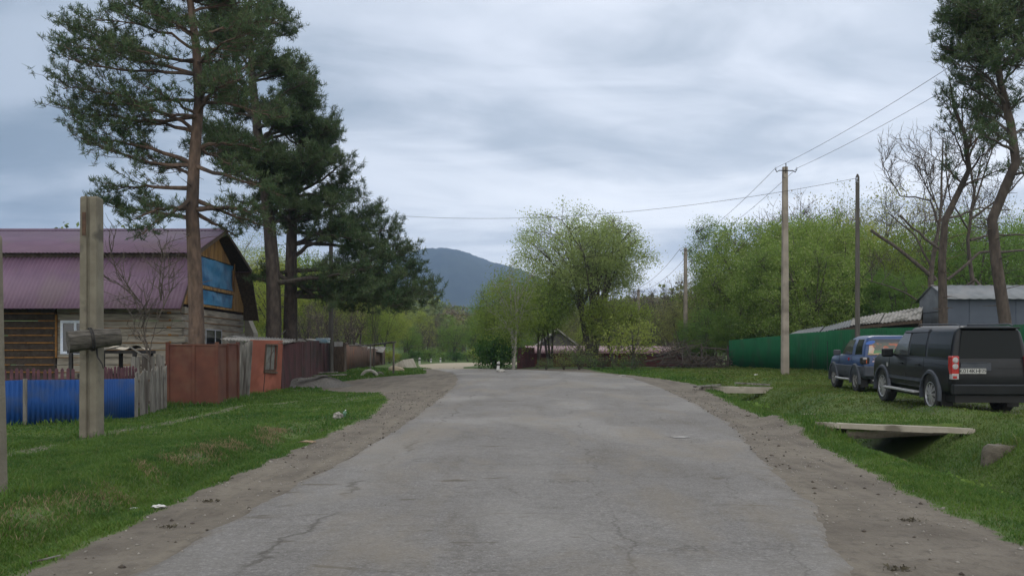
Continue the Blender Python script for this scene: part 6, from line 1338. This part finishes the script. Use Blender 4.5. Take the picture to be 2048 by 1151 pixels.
# weeds in the ditch
for k, (px, py, Y, s_) in enumerate(((1880, 925, 12.6, .10), (1930, 958, 11.9, .11), (1985, 990, 11.3, .1), (1790, 880, 15.4, .1), (1745, 872, 16.0, .09), (1510, 800, 27.5, .2), (1840, 868, 15.3, .1))):
    p = P(px, py, Y); X = p.x; z = G(X, Y); r_ = np.random.RandomState(k); n = 60
    q = r_.randn(n, 3)*np.array([s_, s_, s_*.45]); q[:, 2] = np.abs(q[:, 2])+.03; V, Fc = leaf_arrays(q, s_*.55, r_, aspect=.7)
    o = np_mesh('weed_clump', V, Fc, LM['green']); o.location = (X, Y, z); tag(o, ['broad-leaved weed in the ditch below the near beam, farthest left of three', 'middle one of three broad-leaved weeds in the near ditch', 'broad-leaved weed in the ditch closest to the camera', 'weed under the middle of the pale concrete beam', 'weed at the left end under the pale concrete beam', 'big weed in the ditch under the farther slab bridge', 'weed right of the stones under the pale beam'][k], 'weed', 'weeds in the right-hand ditch')
# pebbles and clods on the shoulders
def pebbles(name, n, y0, y1, smin, smax, m, sel):
    x, y = scatter(n, y0, y1, -4.5, 7.5, .7); k = sel(x, y); x, y = x[k], y[k]; n = len(x); s = smin+(smax-smin)*rng.rand(n)**3
    base = np.array([(1, 0, 0), (0, 1, 0), (-1, 0, 0), (0, -1, 0), (0, 0, .7), (0, 0, -.7)]); B_ = base[None]*(.7+.6*rng.rand(n, 6, 1))*s[:, None, None]; a = rng.rand(n)*6.28
    Rm_ = np.stack([np.cos(a), -np.sin(a), np.sin(a), np.cos(a)], -1).reshape(n, 2, 2); B_[:, :, :2] = np.einsum('nij,nkj->nki', Rm_, B_[:, :, :2])
    onr = (x > ip(LE, y)) & (x < ip(RE, y)); V = B_+np.stack([x, y, g(x, y)+s*.2+.03*onr], -1)[:, None, :]
    f = np.array([(0, 1, 4), (1, 2, 4), (2, 3, 4), (3, 0, 4), (1, 0, 5), (2, 1, 5), (3, 2, 5), (0, 3, 5)]); Fc = (f[None]+np.arange(n)[:, None, None]*6).reshape(-1, 3)
    return tag(np_mesh(name, V.reshape(-1, 3), Fc, m), kind='stuff')
shoulder = lambda x, y: ((x < ip(LE, y)+.15) & (x > ip(LS, y)-.1)) | ((x > ip(RE, y)-.15) & (x < ip(RS, y)+.2))
pebbles('shoulder_gravel', 16000, 5.6, 26, .004, .022, mat('pebble_light', (.17, .155, .13), (.27, .25, .22), 9, .9), shoulder)
pebbles('dark_clods', 4200, 5.6, 32, .006, .032, mat('pebble_dark', (.05, .04, .032), (.085, .07, .055), 9, .95), lambda x, y: shoulder(x, y) | (rng.rand(len(x)) < .03))
# leaf and mud clumps that lie singly on the gravel
CL = mat('mud_clump', (.05, .043, .03), (.08, .07, .045), 20, .95)
for k, (px, py) in enumerate(((1496, 832), (1822, 1041), (1790, 1138), (702, 838), (650, 860), (420, 1003), (338, 1055))):
    Y = 10
    for _ in range(12): X = (px-CX)/F*Y; Y = (EYE-G(X, Y))*F/(py-HY)
    X = (px-CX)/F*Y; r_ = np.random.RandomState(k+50); n = 40; q = r_.randn(n, 3)*np.array([.04, .03, .005]); q[:, 2] = np.abs(q[:, 2])+.004
    V, Fc = leaf_arrays(q, .026, r_, aspect=.5); o = np_mesh('mud_clump', V, Fc, CL); o.location = (X, Y, G(X, Y)+.004); sc = 1+.5*r_.rand(); o.scale = (sc, sc, 1.2)
    tag(o, ['dark clump on the right shoulder before the farther slab bridge', 'dark leaf clump on the right shoulder, bottom right', 'dark clump at the bottom edge of the right shoulder', 'dark clump on the left shoulder below the plastic bottle', 'dark clump on the left shoulder near the pale sticks', 'dark clump on the left shoulder right of the white scraps', 'dark clump on the left shoulder nearest the camera'][k], 'clump', 'dark clumps lying on the road shoulders')
def litter(px, py, size, m, name, label, cat, seed=1, dz=.02):
    Y = 12
    for _ in range(12): X = (px-CX)/F*Y; Y = (EYE-G(X, Y))*F/(py-HY)
    X = (px-CX)/F*Y; r_ = np.random.RandomState(seed); bm = bmesh.new(); bmesh.ops.create_icosphere(bm, subdivisions=3, radius=1)
    for v in bm.verts: p = np.array(v.co); f = 1+.35*math.sin(p[0]*5+seed)*math.cos(p[1]*6+p[2]*4); v.co = Vector((p[0]*size[0]*f, p[1]*size[1]*f, p[2]*size[2]*f))
    me = bpy.data.meshes.new(name); bm.to_mesh(me); bm.free(); me.materials.append(m); o = bpy.data.objects.new(name, me); C.objects.link(o); o.location = (X, Y, G(X, Y)+dz+size[2]*.5); return tag(o, label, cat)
LW = mat('litter_white', (.55, .54, .52), (.4, .39, .37), 9, .7); litter(318, 1017, (.07, .045, .015), LW, 'litter', 'scrap of crumpled white paper at the grass edge, nearer the road', 'litter', 2); litter(271, 1020, (.07, .035, .01), LW, 'litter', 'flat white scrap lying in the grass left of the crumpled paper', 'litter', 3)
litter(676, 836, (.11, .10, .09), mat('litter_grey', (.30, .28, .25), (.2, .19, .17), 9, .8), 'plastic_bag', 'greyish crumpled bag beside the pale green bottle on the verge', 'bag', 4)
litter(1244, 752, (.2, .15, .02), LW, 'litter', 'white scrap at the far right edge of the road', 'litter', 5); litter(617, 886, (.12, .03, .02), mat('stick_pale', (.35, .27, .18), (.28, .21, .14), 9, .9), 'wood_chip', 'pale wood chip on the left verge edge', 'wood chip', 6); litter(1360, 879, (.16, .09, .006), mat('dust_patch', (.36, .35, .33), (.3, .29, .28), 9, .9), 'paper_scrap', 'pale flattened scrap on the asphalt right of the road middle', 'paper', 7, dz=.05)
litter(1512, 752, (.09, .06, .05), LW, 'litter', 'tiny white scrap in the grass before the green fence', 'litter', 8)
Y = 12
for _ in range(12): X = (688-CX)/F*Y; Y = (EYE-G(X, Y))*F/(834-HY)
b_ = empty('plastic_bottle', (X, Y, G(X, Y)+.04), 'pale green crushed plastic bottle leaning in the grass of the left verge', 'bottle'); b_.rotation_euler = (.9, .5, 0); b_.scale = (.75, .75, .75)
MB().lathe([(0, 0), (.05, .01), (.055, .06), (.042, .12), (.055, .18), (.045, .24), (.018, .30), (.018, .33)], 14).build('bottle_body', mat('green_plastic', (.20, .38, .28), (.28, .44, .34), 14, .25), b_, smooth=50); MB().lathe([(.02, .325), (.021, .35), (0, .352)], 10).build('cap', LW, b_)
for k, (px, py, a, b) in enumerate(((608, 876, 640, 868), (585, 890, 610, 884), (60, 1130, 100, 1122))):
    Y = 12
    for _ in range(12): X = (px-CX)/F*Y; Y = (EYE-G(X, Y))*F/(py-HY)
    X2 = (a-CX)/F*Y; m_ = MB(); m_.tube([(X, Y, G(X, Y)+.02), (X2, Y+.15, G(X2, Y)+.03)], [.01, .006], 5); tag(m_.build('stick', GREYW), ['longer pale stick lying on the left shoulder', 'short pale stick at the left shoulder edge', 'thin stick at the bottom left of the shoulder'][k], 'stick')
